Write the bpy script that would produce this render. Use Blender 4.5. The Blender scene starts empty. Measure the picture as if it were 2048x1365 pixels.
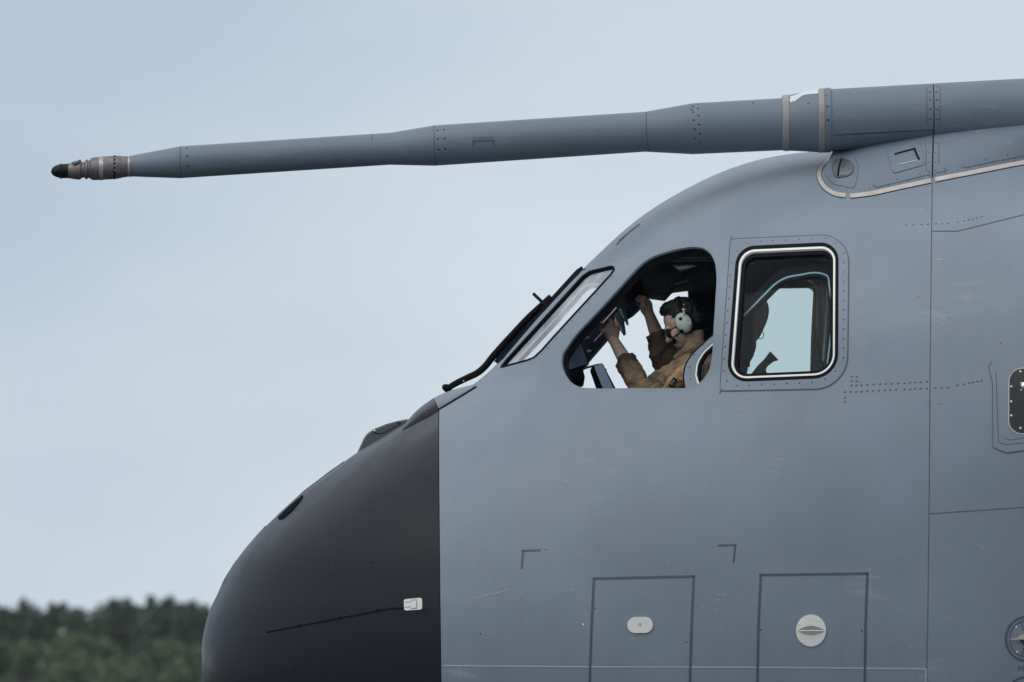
import bpy, bmesh, math, random
import numpy as np
from mathutils import Vector, Matrix, noise as mnoise
from mathutils.bvhtree import BVHTree

random.seed(7); np.random.seed(7)
SC = bpy.context.scene
COL = SC.collection

# ------------------------------------------------------------------ camera
CAM = np.array([0.0, -62.2, 1.7])
PITCH = math.radians(2.36)
LENS = 421.9
cd = bpy.data.cameras.new('camera')
cd.lens = LENS; cd.sensor_width = 36.0; cd.sensor_fit = 'HORIZONTAL'
cd.clip_start = 0.5; cd.clip_end = 20000
cd.dof.use_dof = True; cd.dof.focus_distance = 60.8; cd.dof.aperture_fstop = 8.0
cam = bpy.data.objects.new('camera', cd); COL.objects.link(cam)
cam.location = CAM; cam.rotation_euler = (math.pi/2 + PITCH, 0, 0)
SC.camera = cam

# ------------------------------------------------------------------ world (pale overcast sky over a Nishita sky)
SUN_EL, SUN_AZ = math.radians(53), math.radians(-52)     # azimuth from the viewing direction's back, towards the nose
world = bpy.data.worlds.new('World'); SC.world = world; world.use_nodes = True
nt = world.node_tree; nt.nodes.clear()
def N(t, ty, **kw):
    n = t.nodes.new(ty)
    for k, v in kw.items(): setattr(n, k, v)
    return n
out = N(nt, 'ShaderNodeOutputWorld'); bg = N(nt, 'ShaderNodeBackground'); bg.inputs['Strength'].default_value = 0.1
sky = N(nt, 'ShaderNodeTexSky', sky_type='NISHITA'); sky.sun_disc = False
sky.sun_elevation = SUN_EL; sky.sun_rotation = math.pi + SUN_AZ*-1; sky.dust_density = 3.0; sky.air_density = 1.0
tc = N(nt, 'ShaderNodeTexCoord'); sep = N(nt, 'ShaderNodeSeparateXYZ'); nt.links.new(tc.outputs['Generated'], sep.inputs[0])
cl = N(nt, 'ShaderNodeTexNoise'); cl.inputs['Scale'].default_value = 22.0; cl.inputs['Detail'].default_value = 3.0
mp = N(nt, 'ShaderNodeMapping'); mp.inputs['Scale'].default_value = (1, 1, 3.2)
nt.links.new(tc.outputs['Generated'], mp.inputs[0]); nt.links.new(mp.outputs[0], cl.inputs['Vector'])
mad = N(nt, 'ShaderNodeMath', operation='MULTIPLY_ADD'); mad.inputs[1].default_value = 0.055; 
sub = N(nt, 'ShaderNodeMath', operation='SUBTRACT'); sub.inputs[1].default_value = 0.5
nt.links.new(cl.outputs['Fac'], sub.inputs[0]); nt.links.new(sub.outputs[0], mad.inputs[0]); nt.links.new(sep.outputs['Z'], mad.inputs[2])
ramp = N(nt, 'ShaderNodeValToRGB'); cr = ramp.color_ramp
cr.elements[0].position = 0.0;  cr.elements[0].color = (0.72, 0.80, 0.875, 1)
cr.elements[1].position = 0.03; cr.elements[1].color = (0.655, 0.75, 0.835, 1)
for pos, c in ((0.05, (0.605, 0.705, 0.80)), (0.068, (0.545, 0.65, 0.765)), (0.085, (0.50, 0.60, 0.735)), (0.16, (0.47, 0.56, 0.69)), (0.5, (0.69, 0.76, 0.85)), (1.0, (1.0, 1.0, 1.0))):
    e = cr.elements.new(pos); e.color = (*c, 1)
# the cloud deck is a little lighter towards the right of the view
azr = N(nt, 'ShaderNodeMapRange'); azr.interpolation_type = 'SMOOTHSTEP'
for k_, v_ in ((1, -0.050), (2, 0.022), (3, 0.028), (4, -0.030)): azr.inputs[k_].default_value = v_
nt.links.new(sep.outputs['X'], azr.inputs[0]); zadd = N(nt, 'ShaderNodeMath', operation='ADD')
nt.links.new(sep.outputs['Z'], zadd.inputs[0]); nt.links.new(azr.outputs[0], zadd.inputs[1]); nt.links.new(zadd.outputs[0], mad.inputs[2])
nt.links.new(mad.outputs[0], ramp.inputs[0])
mul = N(nt, 'ShaderNodeVectorMath', operation='SCALE'); mul.inputs['Scale'].default_value = 10.0
nt.links.new(ramp.outputs[0], mul.inputs[0])
mix = N(nt, 'ShaderNodeMix', data_type='RGBA'); mix.inputs[0].default_value = 0.94
nt.links.new(sky.outputs[0], mix.inputs[6]); nt.links.new(mul.outputs[0], mix.inputs[7])
nt.links.new(mix.outputs[2], bg.inputs[0]); nt.links.new(bg.outputs[0], out.inputs[0])

# ------------------------------------------------------------------ sun (veiled by cloud)
sd = bpy.data.lights.new('sun', 'SUN'); sd.energy = 1.3; sd.angle = math.radians(60); sd.color = (1.0, 0.97, 0.92)
sun = bpy.data.objects.new('sun', sd); COL.objects.link(sun)
sdir = Vector((math.sin(SUN_AZ)*math.cos(SUN_EL), -math.cos(SUN_AZ)*math.cos(SUN_EL), math.sin(SUN_EL)))
sun.rotation_euler = sdir.to_track_quat('Z', 'Y').to_euler()
sun.location = (0, 0, 60)

SC.view_settings.view_transform = 'Standard'; SC.view_settings.look = 'None'
SC.view_settings.exposure = 0.0; SC.view_settings.gamma = 1.0
SC.view_settings.use_curve_mapping = False
SC.render.engine = 'CYCLES'
SC.cycles.max_bounces = 8; SC.cycles.transparent_max_bounces = 16
SC.cycles.use_denoising = True

# ------------------------------------------------------------------ pixel <-> place (2048 x 1365 photograph)
def rays(px, py):
    px = np.atleast_1d(np.asarray(px, float)); py = np.atleast_1d(np.asarray(py, float))
    u = (px - 1024)/2048*36/LENS; v = -(py - 682.5)/2048*36/LENS
    cp, sp = math.cos(PITCH), math.sin(PITCH)
    return np.stack([u, cp - v*sp, sp + v*cp], -1)
def at(px, py, Y):
    d = rays(px, py); t = (np.asarray(Y, float) - CAM[1])/d[:, 1]
    return CAM + d*t[:, None]
def P(px, py, Y):
    return Vector(at(px, py, Y)[0])
S = 1/400.0                                   # metres per photograph pixel near the aircraft's flank

def pchip(xk, yk, x):
    xk = np.asarray(xk, float); yk = np.asarray(yk, float)
    h = np.diff(xk); d = np.diff(yk)/h; m = np.zeros_like(xk)
    for i in range(1, len(xk)-1):
        if d[i-1]*d[i] > 0:
            w1 = 2*h[i]+h[i-1]; w2 = h[i]+2*h[i-1]
            m[i] = (w1+w2)/(w1/d[i-1]+w2/d[i])
    m[0] = d[0]; m[-1] = d[-1]
    i = np.clip(np.searchsorted(xk, x)-1, 0, len(xk)-2)
    t = (x-xk[i])/h[i]
    return ((2*t**3-3*t**2+1)*yk[i] + (t**3-2*t**2+t)*h[i]*m[i] + (-2*t**3+3*t**2)*yk[i+1] + (t**3-t**2)*h[i]*m[i+1])

def densify(path, step=5.0, closed=False):
    p = np.asarray(path, float)
    if closed: p = np.vstack([p, p[:1]])
    o = []
    for a, b in zip(p[:-1], p[1:]):
        n = max(1, int(math.ceil(np.hypot(*(b-a))/step)))
        for k in range(n): o.append(a + (b-a)*k/n)
    if not closed: o.append(p[-1])
    return np.array(o)
def smooth_path(path, n=60):
    p = np.asarray(path, float); s = np.r_[0, np.cumsum(np.linalg.norm(np.diff(p, axis=0), axis=1))]
    # Catmull-Rom over chord length
    t = np.linspace(0, s[-1], n); m = np.gradient(p, s, axis=0)
    i = np.clip(np.searchsorted(s, t)-1, 0, len(s)-2); h = (s[i+1]-s[i])[:, None]; u = ((t-s[i])/(s[i+1]-s[i]))[:, None]
    return (2*u**3-3*u**2+1)*p[i] + (u**3-2*u**2+u)*h*m[i] + (-2*u**3+3*u**2)*p[i+1] + (u**3-u**2)*h*m[i+1]
def resample(poly, n):
    p = np.vstack([poly, poly[:1]]); s = np.r_[0, np.cumsum(np.linalg.norm(np.diff(p, axis=0), axis=1))]
    t = np.linspace(0, s[-1], n, endpoint=False)
    return np.stack([np.interp(t, s, p[:, 0]), np.interp(t, s, p[:, 1])], -1)
def rounded(corners, radii, seg=10):
    c = np.asarray(corners, float); n = len(c); o = []
    for i in range(n):
        r = radii[i]
        if r <= 0: o.append(c[i]); continue
        a = c[i-1]-c[i]; b = c[(i+1) % n]-c[i]; a /= np.linalg.norm(a); b /= np.linalg.norm(b)
        ang = math.acos(np.clip(a@b, -1, 1)); d = r/math.tan(ang/2)
        p0 = c[i]+a*d; p1 = c[i]+b*d
        bis = (a+b)/np.linalg.norm(a+b); ctr = c[i]+bis*(r/math.sin(ang/2))
        a0 = math.atan2(*(p0-ctr)[::-1]); a1 = math.atan2(*(p1-ctr)[::-1])
        da = (a1-a0+math.pi) % (2*math.pi)-math.pi
        for k in range(seg+1):
            t = a0+da*k/seg; o.append(ctr+r*np.array([math.cos(t), math.sin(t)]))
    return np.array(o)
def area2(p):
    q = np.roll(p, -1, 0); return (p[:, 0]*q[:, 1]-q[:, 0]*p[:, 1]).sum()
def inset(poly, d):
    """move every point of a closed outline inwards by d (negative: outwards)"""
    p = np.asarray(poly, float); t = np.roll(p, -1, 0)-np.roll(p, 1, 0); t /= np.linalg.norm(t, axis=1)[:, None]
    nrm = np.stack([-t[:, 1], t[:, 0]], -1)*(1 if area2(p) > 0 else -1)
    return p+nrm*d

# ------------------------------------------------------------------ objects
def link(o, parent=None):
    COL.objects.link(o)
    if parent is not None:
        o.parent = parent
        o.matrix_parent_inverse = Matrix.Identity(4)
    return o
ORG = {}
def mesh(name, verts, faces, mat=None, parent=None, smooth=True, flat_angle=None):
    me = bpy.data.meshes.new(name)
    v = np.asarray(verts, float)
    base = Vector((0, 0, 0))
    q = parent
    while q is not None: base += q.location; q = q.parent
    v = v - np.array(base)
    me.from_pydata([tuple(x) for x in v], [], [tuple(int(k) for k in f) for f in faces])
    me.validate()
    if mat: me.materials.append(mat)
    if smooth: me.polygons.foreach_set('use_smooth', [True]*len(me.polygons))
    if flat_angle: me.set_sharp_from_angle(angle=math.radians(flat_angle))
    o = bpy.data.objects.new(name, me)
    return link(o, parent)
def recalc(o):
    bm = bmesh.new(); bm.from_mesh(o.data); bmesh.ops.recalc_face_normals(bm, faces=bm.faces); bm.to_mesh(o.data); bm.free()
def empty(name, loc, parent=None):
    o = bpy.data.objects.new(name, None); o.location = loc; o.empty_display_size = 0.2
    return link(o, parent)
def tag(o, label=None, cat=None, group=None, kind=None):
    if label: o['label'] = label
    if cat: o['category'] = cat
    if group: o['group'] = group
    if kind: o['kind'] = kind
    return o
class MB:
    """collects simple shapes into one mesh"""
    def __init__(s): s.v = []; s.f = []
    def add(s, v, f):
        b = len(s.v); s.v += [tuple(x) for x in v]; s.f += [tuple(k+b for k in q) for q in f]
    def tube(s, pts, rad, seg=8, cap=True, ry=None):
        pts = [Vector(p) for p in pts]; n = len(pts)
        if not hasattr(rad, '__len__'): rad = [rad]*n
        rings = []; up = Vector((0, 1, 0.13)).normalized(); V = []
        for i, p in enumerate(pts):
            t = (pts[min(i+1, n-1)]-pts[max(i-1, 0)]).normalized()
            a = up - t*up.dot(t)
            if a.length < 1e-3: a = Vector((1, 0, 0)) - t*t.x
            a.normalize(); b = t.cross(a)
            ky = 1 if ry is None else ry
            for k in range(seg):
                w = 2*math.pi*k/seg
                V.append(p + a*math.cos(w)*rad[i]*ky + b*math.sin(w)*rad[i])
        F = [(i*seg+k, i*seg+(k+1) % seg, (i+1)*seg+(k+1) % seg, (i+1)*seg+k) for i in range(n-1) for k in range(seg)]
        if cap: F += [tuple(reversed(range(seg))), tuple((n-1)*seg+k for k in range(seg))]
        s.add(V, F)
    def ball(s, c, r, rot=None, seg=16, rings=10):
        c = Vector(c); r = (r, r, r) if not hasattr(r, '__len__') else r; V = []; F = []
        for i in range(rings+1):
            th = math.pi*i/rings
            for k in range(seg):
                w = 2*math.pi*k/seg; q = Vector((r[0]*math.sin(th)*math.cos(w), r[1]*math.sin(th)*math.sin(w), r[2]*math.cos(th)))
                if rot is not None: q = rot @ q
                V.append(c+q)
        for i in range(rings):
            for k in range(seg):
                F.append((i*seg+k, i*seg+(k+1) % seg, (i+1)*seg+(k+1) % seg, (i+1)*seg+k))
        s.add(V, F)
    def box(s, c, size, rot=None):
        c = Vector(c); V = []
        for x in (-.5, .5):
            for y in (-.5, .5):
                for z in (-.5, .5):
                    q = Vector((x*size[0], y*size[1], z*size[2]))
                    if rot is not None: q = rot @ q
                    V.append(c+q)
        s.add(V, [(0, 1, 3, 2), (4, 6, 7, 5), (0, 4, 5, 1), (2, 3, 7, 6), (0, 2, 6, 4), (1, 5, 7, 3)])
    def prism(s, poly_px, y0, y1, ref=None):
        """a solid with its outline taken from the photograph at depth ref (y0 unless given), running in depth from y0 to y1"""
        p = np.asarray(poly_px, float); n = len(p)
        a = at(p[:, 0], p[:, 1], y0 if ref is None else ref); b = a.copy(); a[:, 1] = y0; b[:, 1] = y1
        V = list(a)+list(b)
        F = [(i, (i+1) % n, n+(i+1) % n, n+i) for i in range(n)] + [tuple(reversed(range(n))), tuple(range(n, 2*n))]
        s.add(V, F)
    def build(s, name, mat, parent=None, smooth=True, angle=35):
        o = mesh(name, s.v, s.f, mat, parent, smooth, angle if smooth else None); recalc(o); 
        if smooth: o.data.set_sharp_from_angle(angle=math.radians(angle))
        return o

# ------------------------------------------------------------------ materials
MATS = {}
def material(name, col, rough=0.5, metal=0.0, spec=0.5, var=0.08, scale=6.0, bump=0.0, bscale=60.0, trans=0.0):
    m = bpy.data.materials.new(name); m.use_nodes = True; t = m.node_tree
    b = t.nodes['Principled BSDF']; b.inputs['Roughness'].default_value = rough; b.inputs['Metallic'].default_value = metal
    b.inputs['Specular IOR Level'].default_value = spec
    co = N(t, 'ShaderNodeTexCoord'); nz = N(t, 'ShaderNodeTexNoise'); nz.inputs['Scale'].default_value = scale; nz.inputs['Detail'].default_value = 5
    t.links.new(co.outputs['Object'], nz.inputs['Vector'])
    r = N(t, 'ShaderNodeValToRGB'); c = np.array(col)
    r.color_ramp.elements[0].position = 0.3; r.color_ramp.elements[1].position = 0.7
    r.color_ramp.elements[0].color = (*(c*(1-var)), 1); r.color_ramp.elements[1].color = (*np.minimum(c*(1+var), 1), 1)
    t.links.new(nz.outputs['Fac'], r.inputs[0]); t.links.new(r.outputs[0], b.inputs['Base Color'])
    if bump:
        n2 = N(t, 'ShaderNodeTexNoise'); n2.inputs['Scale'].default_value = bscale; n2.inputs['Detail'].default_value = 4
        t.links.new(co.outputs['Object'], n2.inputs['Vector'])
        bp = N(t, 'ShaderNodeBump'); bp.inputs['Strength'].default_value = bump; bp.inputs['Distance'].default_value = 0.004
        t.links.new(n2.outputs['Fac'], bp.inputs['Height']); t.links.new(bp.outputs[0], b.inputs['Normal'])
    MATS[name] = m
    return m
def airframe_paint(name, col, rough, wear=1.0, fleck=(0.45, 0.50, 0.55), spec=0.3):
    """weathered matt aircraft paint: broad tonal mottling, run-down grime, wind-blown pale scuffs, faint skin waviness"""
    m = bpy.data.materials.new(name); m.use_nodes = True; t = m.node_tree; b = t.nodes['Principled BSDF']
    b.inputs['Specular IOR Level'].default_value = spec
    co = N(t, 'ShaderNodeTexCoord'); L = t.links.new
    def nz(sc, det, rg=0.55, mapscale=None, rot=None):
        n = N(t, 'ShaderNodeTexNoise'); n.inputs['Scale'].default_value = sc; n.inputs['Detail'].default_value = det; n.inputs['Roughness'].default_value = rg
        if mapscale:
            q = N(t, 'ShaderNodeMapping'); q.inputs['Scale'].default_value = mapscale
            if rot: q.inputs['Rotation'].default_value = rot
            L(co.outputs['Object'], q.inputs[0]); L(q.outputs[0], n.inputs['Vector'])
        else: L(co.outputs['Object'], n.inputs['Vector'])
        return n.outputs['Fac']
    def rng(s, a, b_, lo=0.0, hi=1.0):
        q = N(t, 'ShaderNodeMapRange'); q.inputs[1].default_value = a; q.inputs[2].default_value = b_; q.inputs[3].default_value = lo; q.inputs[4].default_value = hi
        L(s, q.inputs[0]); return q.outputs[0]
    def mixc(f, A, B):
        q = N(t, 'ShaderNodeMix', data_type='RGBA')
        L(f, q.inputs[0])
        for v, k in ((A, 6), (B, 7)):
            if isinstance(v, tuple): q.inputs[k].default_value = (*v, 1)
            else: L(v, q.inputs[k])
        return q.outputs[2]
    def mulv(a, b_):
        q = N(t, 'ShaderNodeMath', operation='MULTIPLY'); L(a, q.inputs[0])
        if isinstance(b_, float): q.inputs[1].default_value = b_
        else: L(b_, q.inputs[1])
        return q.outputs[0]
    c = np.array(col); k = 0.07*wear
    base = mixc(rng(nz(1.1, 3), 0.35, 0.65), tuple(c*(1-k)), tuple(c*(1+k)))
    base = mixc(rng(nz(2.3, 6, .6, (0.8, 0.8, 0.35)), 0.47, 0.70, 0, 0.30*wear), base, tuple(c*np.array([0.80, 0.80, 0.80])))
    streak = rng(nz(3.0, 6, .65, (6, 6, 0.35)), 0.58, 0.78, 0, 0.30*wear)
    base = mixc(streak, base, tuple(c*0.62))
    smear = mulv(rng(nz(1.6, 3), 0.54, 0.7), rng(nz(5.5, 5, .6, (0.55, 1, 2.6), (0, 0.2, 0)), 0.58, 0.75))
    base = mixc(mulv(smear, 0.28*wear), base, fleck)
    fl = mulv(rng(nz(2.0, 2), 0.52, 0.68), rng(nz(34, 3, .5, (0.45, 1, 2.4), (0, 0.35, 0)), 0.665, 0.74))
    base = mixc(mulv(fl, 0.60*wear), base, fleck)
    dk = mulv(rng(nz(2.6, 2), 0.5, 0.64), rng(nz(48, 2, .5, (0.6, 1, 1.3)), 0.69, 0.75))
    base = mixc(mulv(dk, 0.55*wear), base, tuple(c*0.35))
    L(base, b.inputs['Base Color'])
    L(rng(nz(4.0, 5), 0.3, 0.7, rough-0.06, rough+0.08), b.inputs['Roughness'])
    bp = N(t, 'ShaderNodeBump'); bp.inputs['Strength'].default_value = 0.42; bp.inputs['Distance'].default_value = 0.012
    L(nz(2.2, 2), bp.inputs['Height'])
    b2 = N(t, 'ShaderNodeBump'); b2.inputs['Strength'].default_value = 0.08; b2.inputs['Distance'].default_value = 0.001
    L(nz(220, 3), b2.inputs['Height']); L(bp.outputs[0], b2.inputs['Normal']); L(b2.outputs[0], b.inputs['Normal'])
    MATS[name] = m
    return m
def glass(name, tint, refl=0.05, haze=0.0, hcol=(.6, .62, .68), graze=0.8):
    """thin clear sheet: tinted see-through, mirror reflection growing towards grazing angles (the same from both sides)"""
    m = bpy.data.materials.new(name); m.use_nodes = True; t = m.node_tree; t.nodes.clear(); L = t.links.new
    o = N(t, 'ShaderNodeOutputMaterial'); tr = N(t, 'ShaderNodeBsdfTransparent'); tr.inputs[0].default_value = (*tint, 1)
    gl = N(t, 'ShaderNodeBsdfGlossy'); gl.inputs['Roughness'].default_value = 0.03
    lw = N(t, 'ShaderNodeLayerWeight'); lw.inputs[0].default_value = 0.5
    pw = N(t, 'ShaderNodeMath', operation='POWER'); pw.inputs[1].default_value = 5.0; L(lw.outputs['Facing'], pw.inputs[0])
    fr = N(t, 'ShaderNodeMath', operation='MULTIPLY_ADD'); fr.inputs[1].default_value = graze; fr.inputs[2].default_value = refl; L(pw.outputs[0], fr.inputs[0])
    ms = N(t, 'ShaderNodeMixShader'); L(fr.outputs[0], ms.inputs[0]); L(tr.outputs[0], ms.inputs[1]); L(gl.outputs[0], ms.inputs[2])
    last = ms.outputs[0]
    if haze:
        df = N(t, 'ShaderNodeBsdfDiffuse'); df.inputs[0].default_value = (*hcol, 1); m2 = N(t, 'ShaderNodeMixShader')
        co = N(t, 'ShaderNodeTexCoord'); nz = N(t, 'ShaderNodeTexNoise'); nz.inputs['Scale'].default_value = 5
        L(co.outputs['Object'], nz.inputs['Vector']); mr = N(t, 'ShaderNodeMapRange'); mr.inputs[1].default_value = .35; mr.inputs[2].default_value = .65
        mr.inputs[3].default_value = haze*.6; mr.inputs[4].default_value = haze*1.3; L(nz.outputs['Fac'], mr.inputs[0])
        L(mr.outputs[0], m2.inputs[0]); L(last, m2.inputs[1]); L(df.outputs[0], m2.inputs[2]); last = m2.outputs[0]
    L(last, o.inputs[0]); MATS[name] = m
    return m
GREY = (0.187, 0.228, 0.281)
M_skin = airframe_paint('grey_airframe_paint', GREY, 0.46)
M_probe = airframe_paint('grey_probe_paint', (0.146, 0.182, 0.229), 0.45, 0.7)
M_plate = airframe_paint('grey_panel_paint', tuple(np.array(GREY)*0.97), 0.45, 0.6)
M_radome = airframe_paint('black_radome_paint', (0.0165, 0.0185, 0.0245), 0.32, 0.4, (0.06, 0.06, 0.07), 0.14)
M_line = material('dark_marking_paint', (0.062, 0.078, 0.105), 0.55)
M_groove = material('panel_gap_shadow', (0.095, 0.117, 0.147), 0.8, spec=0.1)
M_gap = material('black_gap', (0.012, 0.015, 0.02), 0.9, spec=0.0)
M_pale = material('pale_seam_paint', (0.34, 0.41, 0.48), 0.5)
M_beige = material('beige_sealant', (0.45, 0.41, 0.38), 0.6, var=0.16, scale=14)
M_band = material('dull_beige_band', (0.29, 0.272, 0.268), 0.6, var=0.18, scale=10)
M_primer = material('exposed_pale_primer', (0.58, 0.66, 0.66), 0.6, var=0.05)
M_white = material('white_rim_paint', (0.82, 0.81, 0.77), 0.4, var=0.04)
M_plate_w = material('off_white_cover', (0.70, 0.69, 0.65), 0.45, var=0.06, scale=20)
M_black = material('black_rubber', (0.010, 0.011, 0.014), 0.8, spec=0.04)
M_blackgl = material('black_window', (0.010, 0.011, 0.013), 0.18)
M_wiper = material('black_wiper_paint', (0.010, 0.009, 0.011), 0.6, spec=0.06)
M_nozzle = material('worn_brown_grey_metal', (0.155, 0.142, 0.145), 0.45, 0.35, var=0.25, scale=40)
M_nzband = material('pale_worn_metal', (0.38, 0.36, 0.36), 0.4, 0.4, var=0.3, scale=60)
M_tip = material('black_nozzle_tip', (0.008, 0.011, 0.012), 0.5, spec=0.2)
M_screw = material('dark_screw', (0.03, 0.038, 0.05), 0.5, spec=0.2)
M_rivet = airframe_paint('grey_rivet_paint', tuple(np.array(GREY)*0.72), 0.4, 0.4)
M_bright = material('bright_screw', (0.75, 0.74, 0.70), 0.35, var=0.05)
M_interior = material('dark_navy_interior', (0.075, 0.105, 0.165), 0.6, var=0.25, scale=9)
M_interior2 = material('blue_grey_interior_panel', (0.21, 0.26, 0.37), 0.55, var=0.12)
M_lining = material('teal_grey_lining', (0.07, 0.098, 0.108), 0.6)
M_silver = material('grey_metal_bar', (0.42, 0.46, 0.52), 0.3, 0.8)
M_green = material('pale_green_plastic', (0.24, 0.40, 0.29), 0.5)
M_pinkcard = material('pale_card_edge', (0.52, 0.46, 0.45), 0.6)
M_fin = material('grey_green_antenna', (0.092, 0.108, 0.115), 0.5, var=0.06)
M_dish = material('lamp_reflector', (0.62, 0.64, 0.66), 0.25, 0.9, var=0.2, scale=25)
M_rust = material('red_brown_hub', (0.115, 0.06, 0.05), 0.5, var=0.3, scale=60)
M_scuff = material('pale_paint_scuff', (0.31, 0.36, 0.41), 0.6, var=0.15, scale=40)
G_side = glass('teal_tinted_glass', (0.76, 0.89, 0.89), 0.009, graze=0.3)
G_dark = glass('smoky_glass', (0.82, 0.84, 0.85), 0.008, graze=0.2)
G_front = glass('windshield_glass', (0.94, 0.93, 0.95), 0.04, haze=0.42, hcol=(.70, .73, .78), graze=0.55)  # haze: pale diffuse veil painted into the pane in place of reflected sky
G_clear = glass('clear_glass', (0.96, 0.97, 0.97), 0.015, graze=0.10)

# ================================================================== GROUND AND FAR WOOD
def flat(name, x0, x1, y0, y1, z, mat):
    o = mesh(name, [(x0, y0, z), (x1, y0, z), (x1, y1, z), (x0, y1, z)], [(0, 1, 2, 3)], mat); tag(o, kind='structure'); return o
M_grass = material('airfield_grass', (0.050, 0.068, 0.026), 0.9, var=0.35, scale=0.35)
M_tarmac = material('taxiway_asphalt', (0.060, 0.060, 0.062), 0.9, var=0.25, scale=2.0, bump=0.4)
flat('grass_field', -7000, 7000, -600, 9000, 0.0, M_grass)
flat('taxiway', -400, 400, -13, 13, 0.004, M_tarmac)

M_bark = material('tree_bark', (0.07, 0.058, 0.045), 0.9)
def leafmat(name, col):
    m = material(name, col, 0.75, var=0.45, scale=0.7, spec=0.2); return m
M_leafdark = leafmat('dark_green_leaves', (0.058, 0.086, 0.052))
M_leafmid = leafmat('mid_green_leaves', (0.072, 0.112, 0.052))
def crown_mesh(seed, H, R, n, spiky, leaf):
    rg = np.random.RandomState(seed); V = []; F = []
    lobes = []
    for k in range(15 if not spiky else 18):
        f = rg.rand()
        if spiky: z = H*(0.35+0.62*f); rr = R*(0.95-0.75*f); a = rg.rand()*6.28; d = rr*0.7*rg.rand(); s = R*(0.42-0.22*f)
        else: z = H*(0.42+0.5*f); rr = R*math.sqrt(max(0.05, 1-(abs(f-.35)/.75)**2)); a = rg.rand()*6.28; d = rr*(0.25+0.6*rg.rand()); s = R*(0.30+0.2*rg.rand())
        lobes.append((d*math.cos(a), d*math.sin(a), z, s, s*(1.5 if spiky else .85)))
    if spiky:
        for k in range(7):
            a = rg.rand()*6.28; d = R*.5*rg.rand(); lobes.append((d*math.cos(a), d*math.sin(a), H*(0.88+.12*rg.rand()), R*.08, H*.06))
    for i in range(n):
        L = lobes[rg.randint(len(lobes))]
        v = rg.normal(size=3); v /= np.linalg.norm(v); q = (0.55+0.5*rg.rand())
        c = np.array([L[0]+v[0]*L[3]*q, L[1]+v[1]*L[3]*q, L[2]+v[2]*L[4]*q])
        nrm = v*0.6+rg.normal(size=3)*0.5; nrm /= np.linalg.norm(nrm)
        a = np.cross(nrm, [0.3, 0.2, 1]); a /= np.linalg.norm(a); b = np.cross(nrm, a); s = leaf*(0.6+0.8*rg.rand()); k = len(V)
        V += [tuple(c+a*s), tuple(c+b*s*.6), tuple(c-a*s), tuple(c-b*s*.6)]; F.append((k, k+1, k+2, k+3))
    return V, F
def trunk_mb(H, R, seed):
    rg = np.random.RandomState(seed); m = MB()
    m.tube([(0, 0, -0.3), (0.1, 0.05, H*.3), (0.0, 0.1, H*.62), (0.1, 0, H*.9)], [R*.11, R*.085, R*.055, R*.015], 7)
    for k in range(6):
        a = rg.rand()*6.28; z = H*(.35+.4*rg.rand()); m.tube([(0, 0, z), (R*.35*math.cos(a), R*.35*math.sin(a), z+H*.08), (R*.7*math.cos(a), R*.7*math.sin(a), z+H*.18)], [R*.04, R*.028, R*.01], 5)
    return m
def make_tree(name, seed, H, R, n, spiky, leaf, mat, loc):
    r = empty(name, loc)
    off = np.array(loc)
    V, F = crown_mesh(seed, H, R, n, spiky, leaf)
    mesh('crown', np.array(V)+off, F, mat, r, smooth=False)
    m = trunk_mb(H, R, seed+50); m.v = [tuple(np.array(q)+off) for q in m.v]; m.build('trunk', M_bark, r)
    return r
def copy_thing(r, loc, sc, rz, name=None):
    c = r.copy(); COL.objects.link(c); c.location = loc; c.scale = (sc, sc, sc); c.rotation_euler = (0, 0, rz)
    for ch in r.children:
        d = ch.copy(); COL.objects.link(d); d.parent = c
    return c
TY = 1000.0
def tx(px, Y): return float(at(px, 1300, Y)[0][0])
def top_scale(py, Y, H): return float(at(200, py, Y)[0][2])/H
protoH = 20.0
tree_specs = [  # px, crown-top row, depth, kind
    (12, 1226, 1040, 'd'), (62, 1221, 1032, 'd'), (100, 1229, 1044, 'd'), (146, 1229, 1036, 'd'), (196, 1220, 1040, 'd'), (232, 1221, 1034, 'd'),
    (262, 1223, 1044, 'd'), (300, 1219, 1032, 'd'), (342, 1216, 1042, 'd'), (372, 1218, 1034, 'd'), (412, 1224, 1040, 'd'),
    (30, 1278, 1000, 'm'), (112, 1262, 1004, 'm'), (182, 1246, 1006, 'm'), (262, 1252, 1000, 'm'), (338, 1276, 1002, 'm'), (408, 1270, 1004, 'm'),
    (70, 1312, 975, 'm'), (150, 1306, 978, 'm'), (236, 1300, 974, 'm'), (318, 1318, 976, 'm'), (392, 1322, 975, 'm')]
protos = {}
tree_words = {'d': 'dark spiky-topped tree on the skyline of the distant blurred wood', 'm': 'rounded mid-green tree in front of the dark trees of the distant wood'}
cnt = {'d': 0, 'm': 0}
ORD = ['leftmost', 'second from the left', 'third from the left', 'fourth from the left', 'fifth from the left', 'sixth from the left', 'seventh from the left', 'eighth from the left', 'ninth from the left', 'second nearest the nose', 'nearest the nose']
def tree_label(px, kd):
    if kd == 'd': i = [t[0] for t in tree_specs if t[3] == 'd'].index(px); return 'dark spiky-topped tree on the blurred skyline, ' + ORD[i]
    low = [t[0] for t in tree_specs if t[3] == 'm' and t[1] >= 1295]; up = [t[0] for t in tree_specs if t[3] == 'm' and t[1] < 1295]
    w = ['leftmost', 'second from the left', 'third from the left', 'fourth from the left', 'second nearest the nose', 'nearest the nose']
    if px in up: return 'rounded mid-green blurred tree just below the dark skyline trees, ' + w[up.index(px)]
    return 'rounded mid-green blurred tree at the foot of the wood, ' + ['leftmost', 'second from the left', 'middle one', 'second nearest the nose', 'nearest the nose'][low.index(px)]
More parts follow.
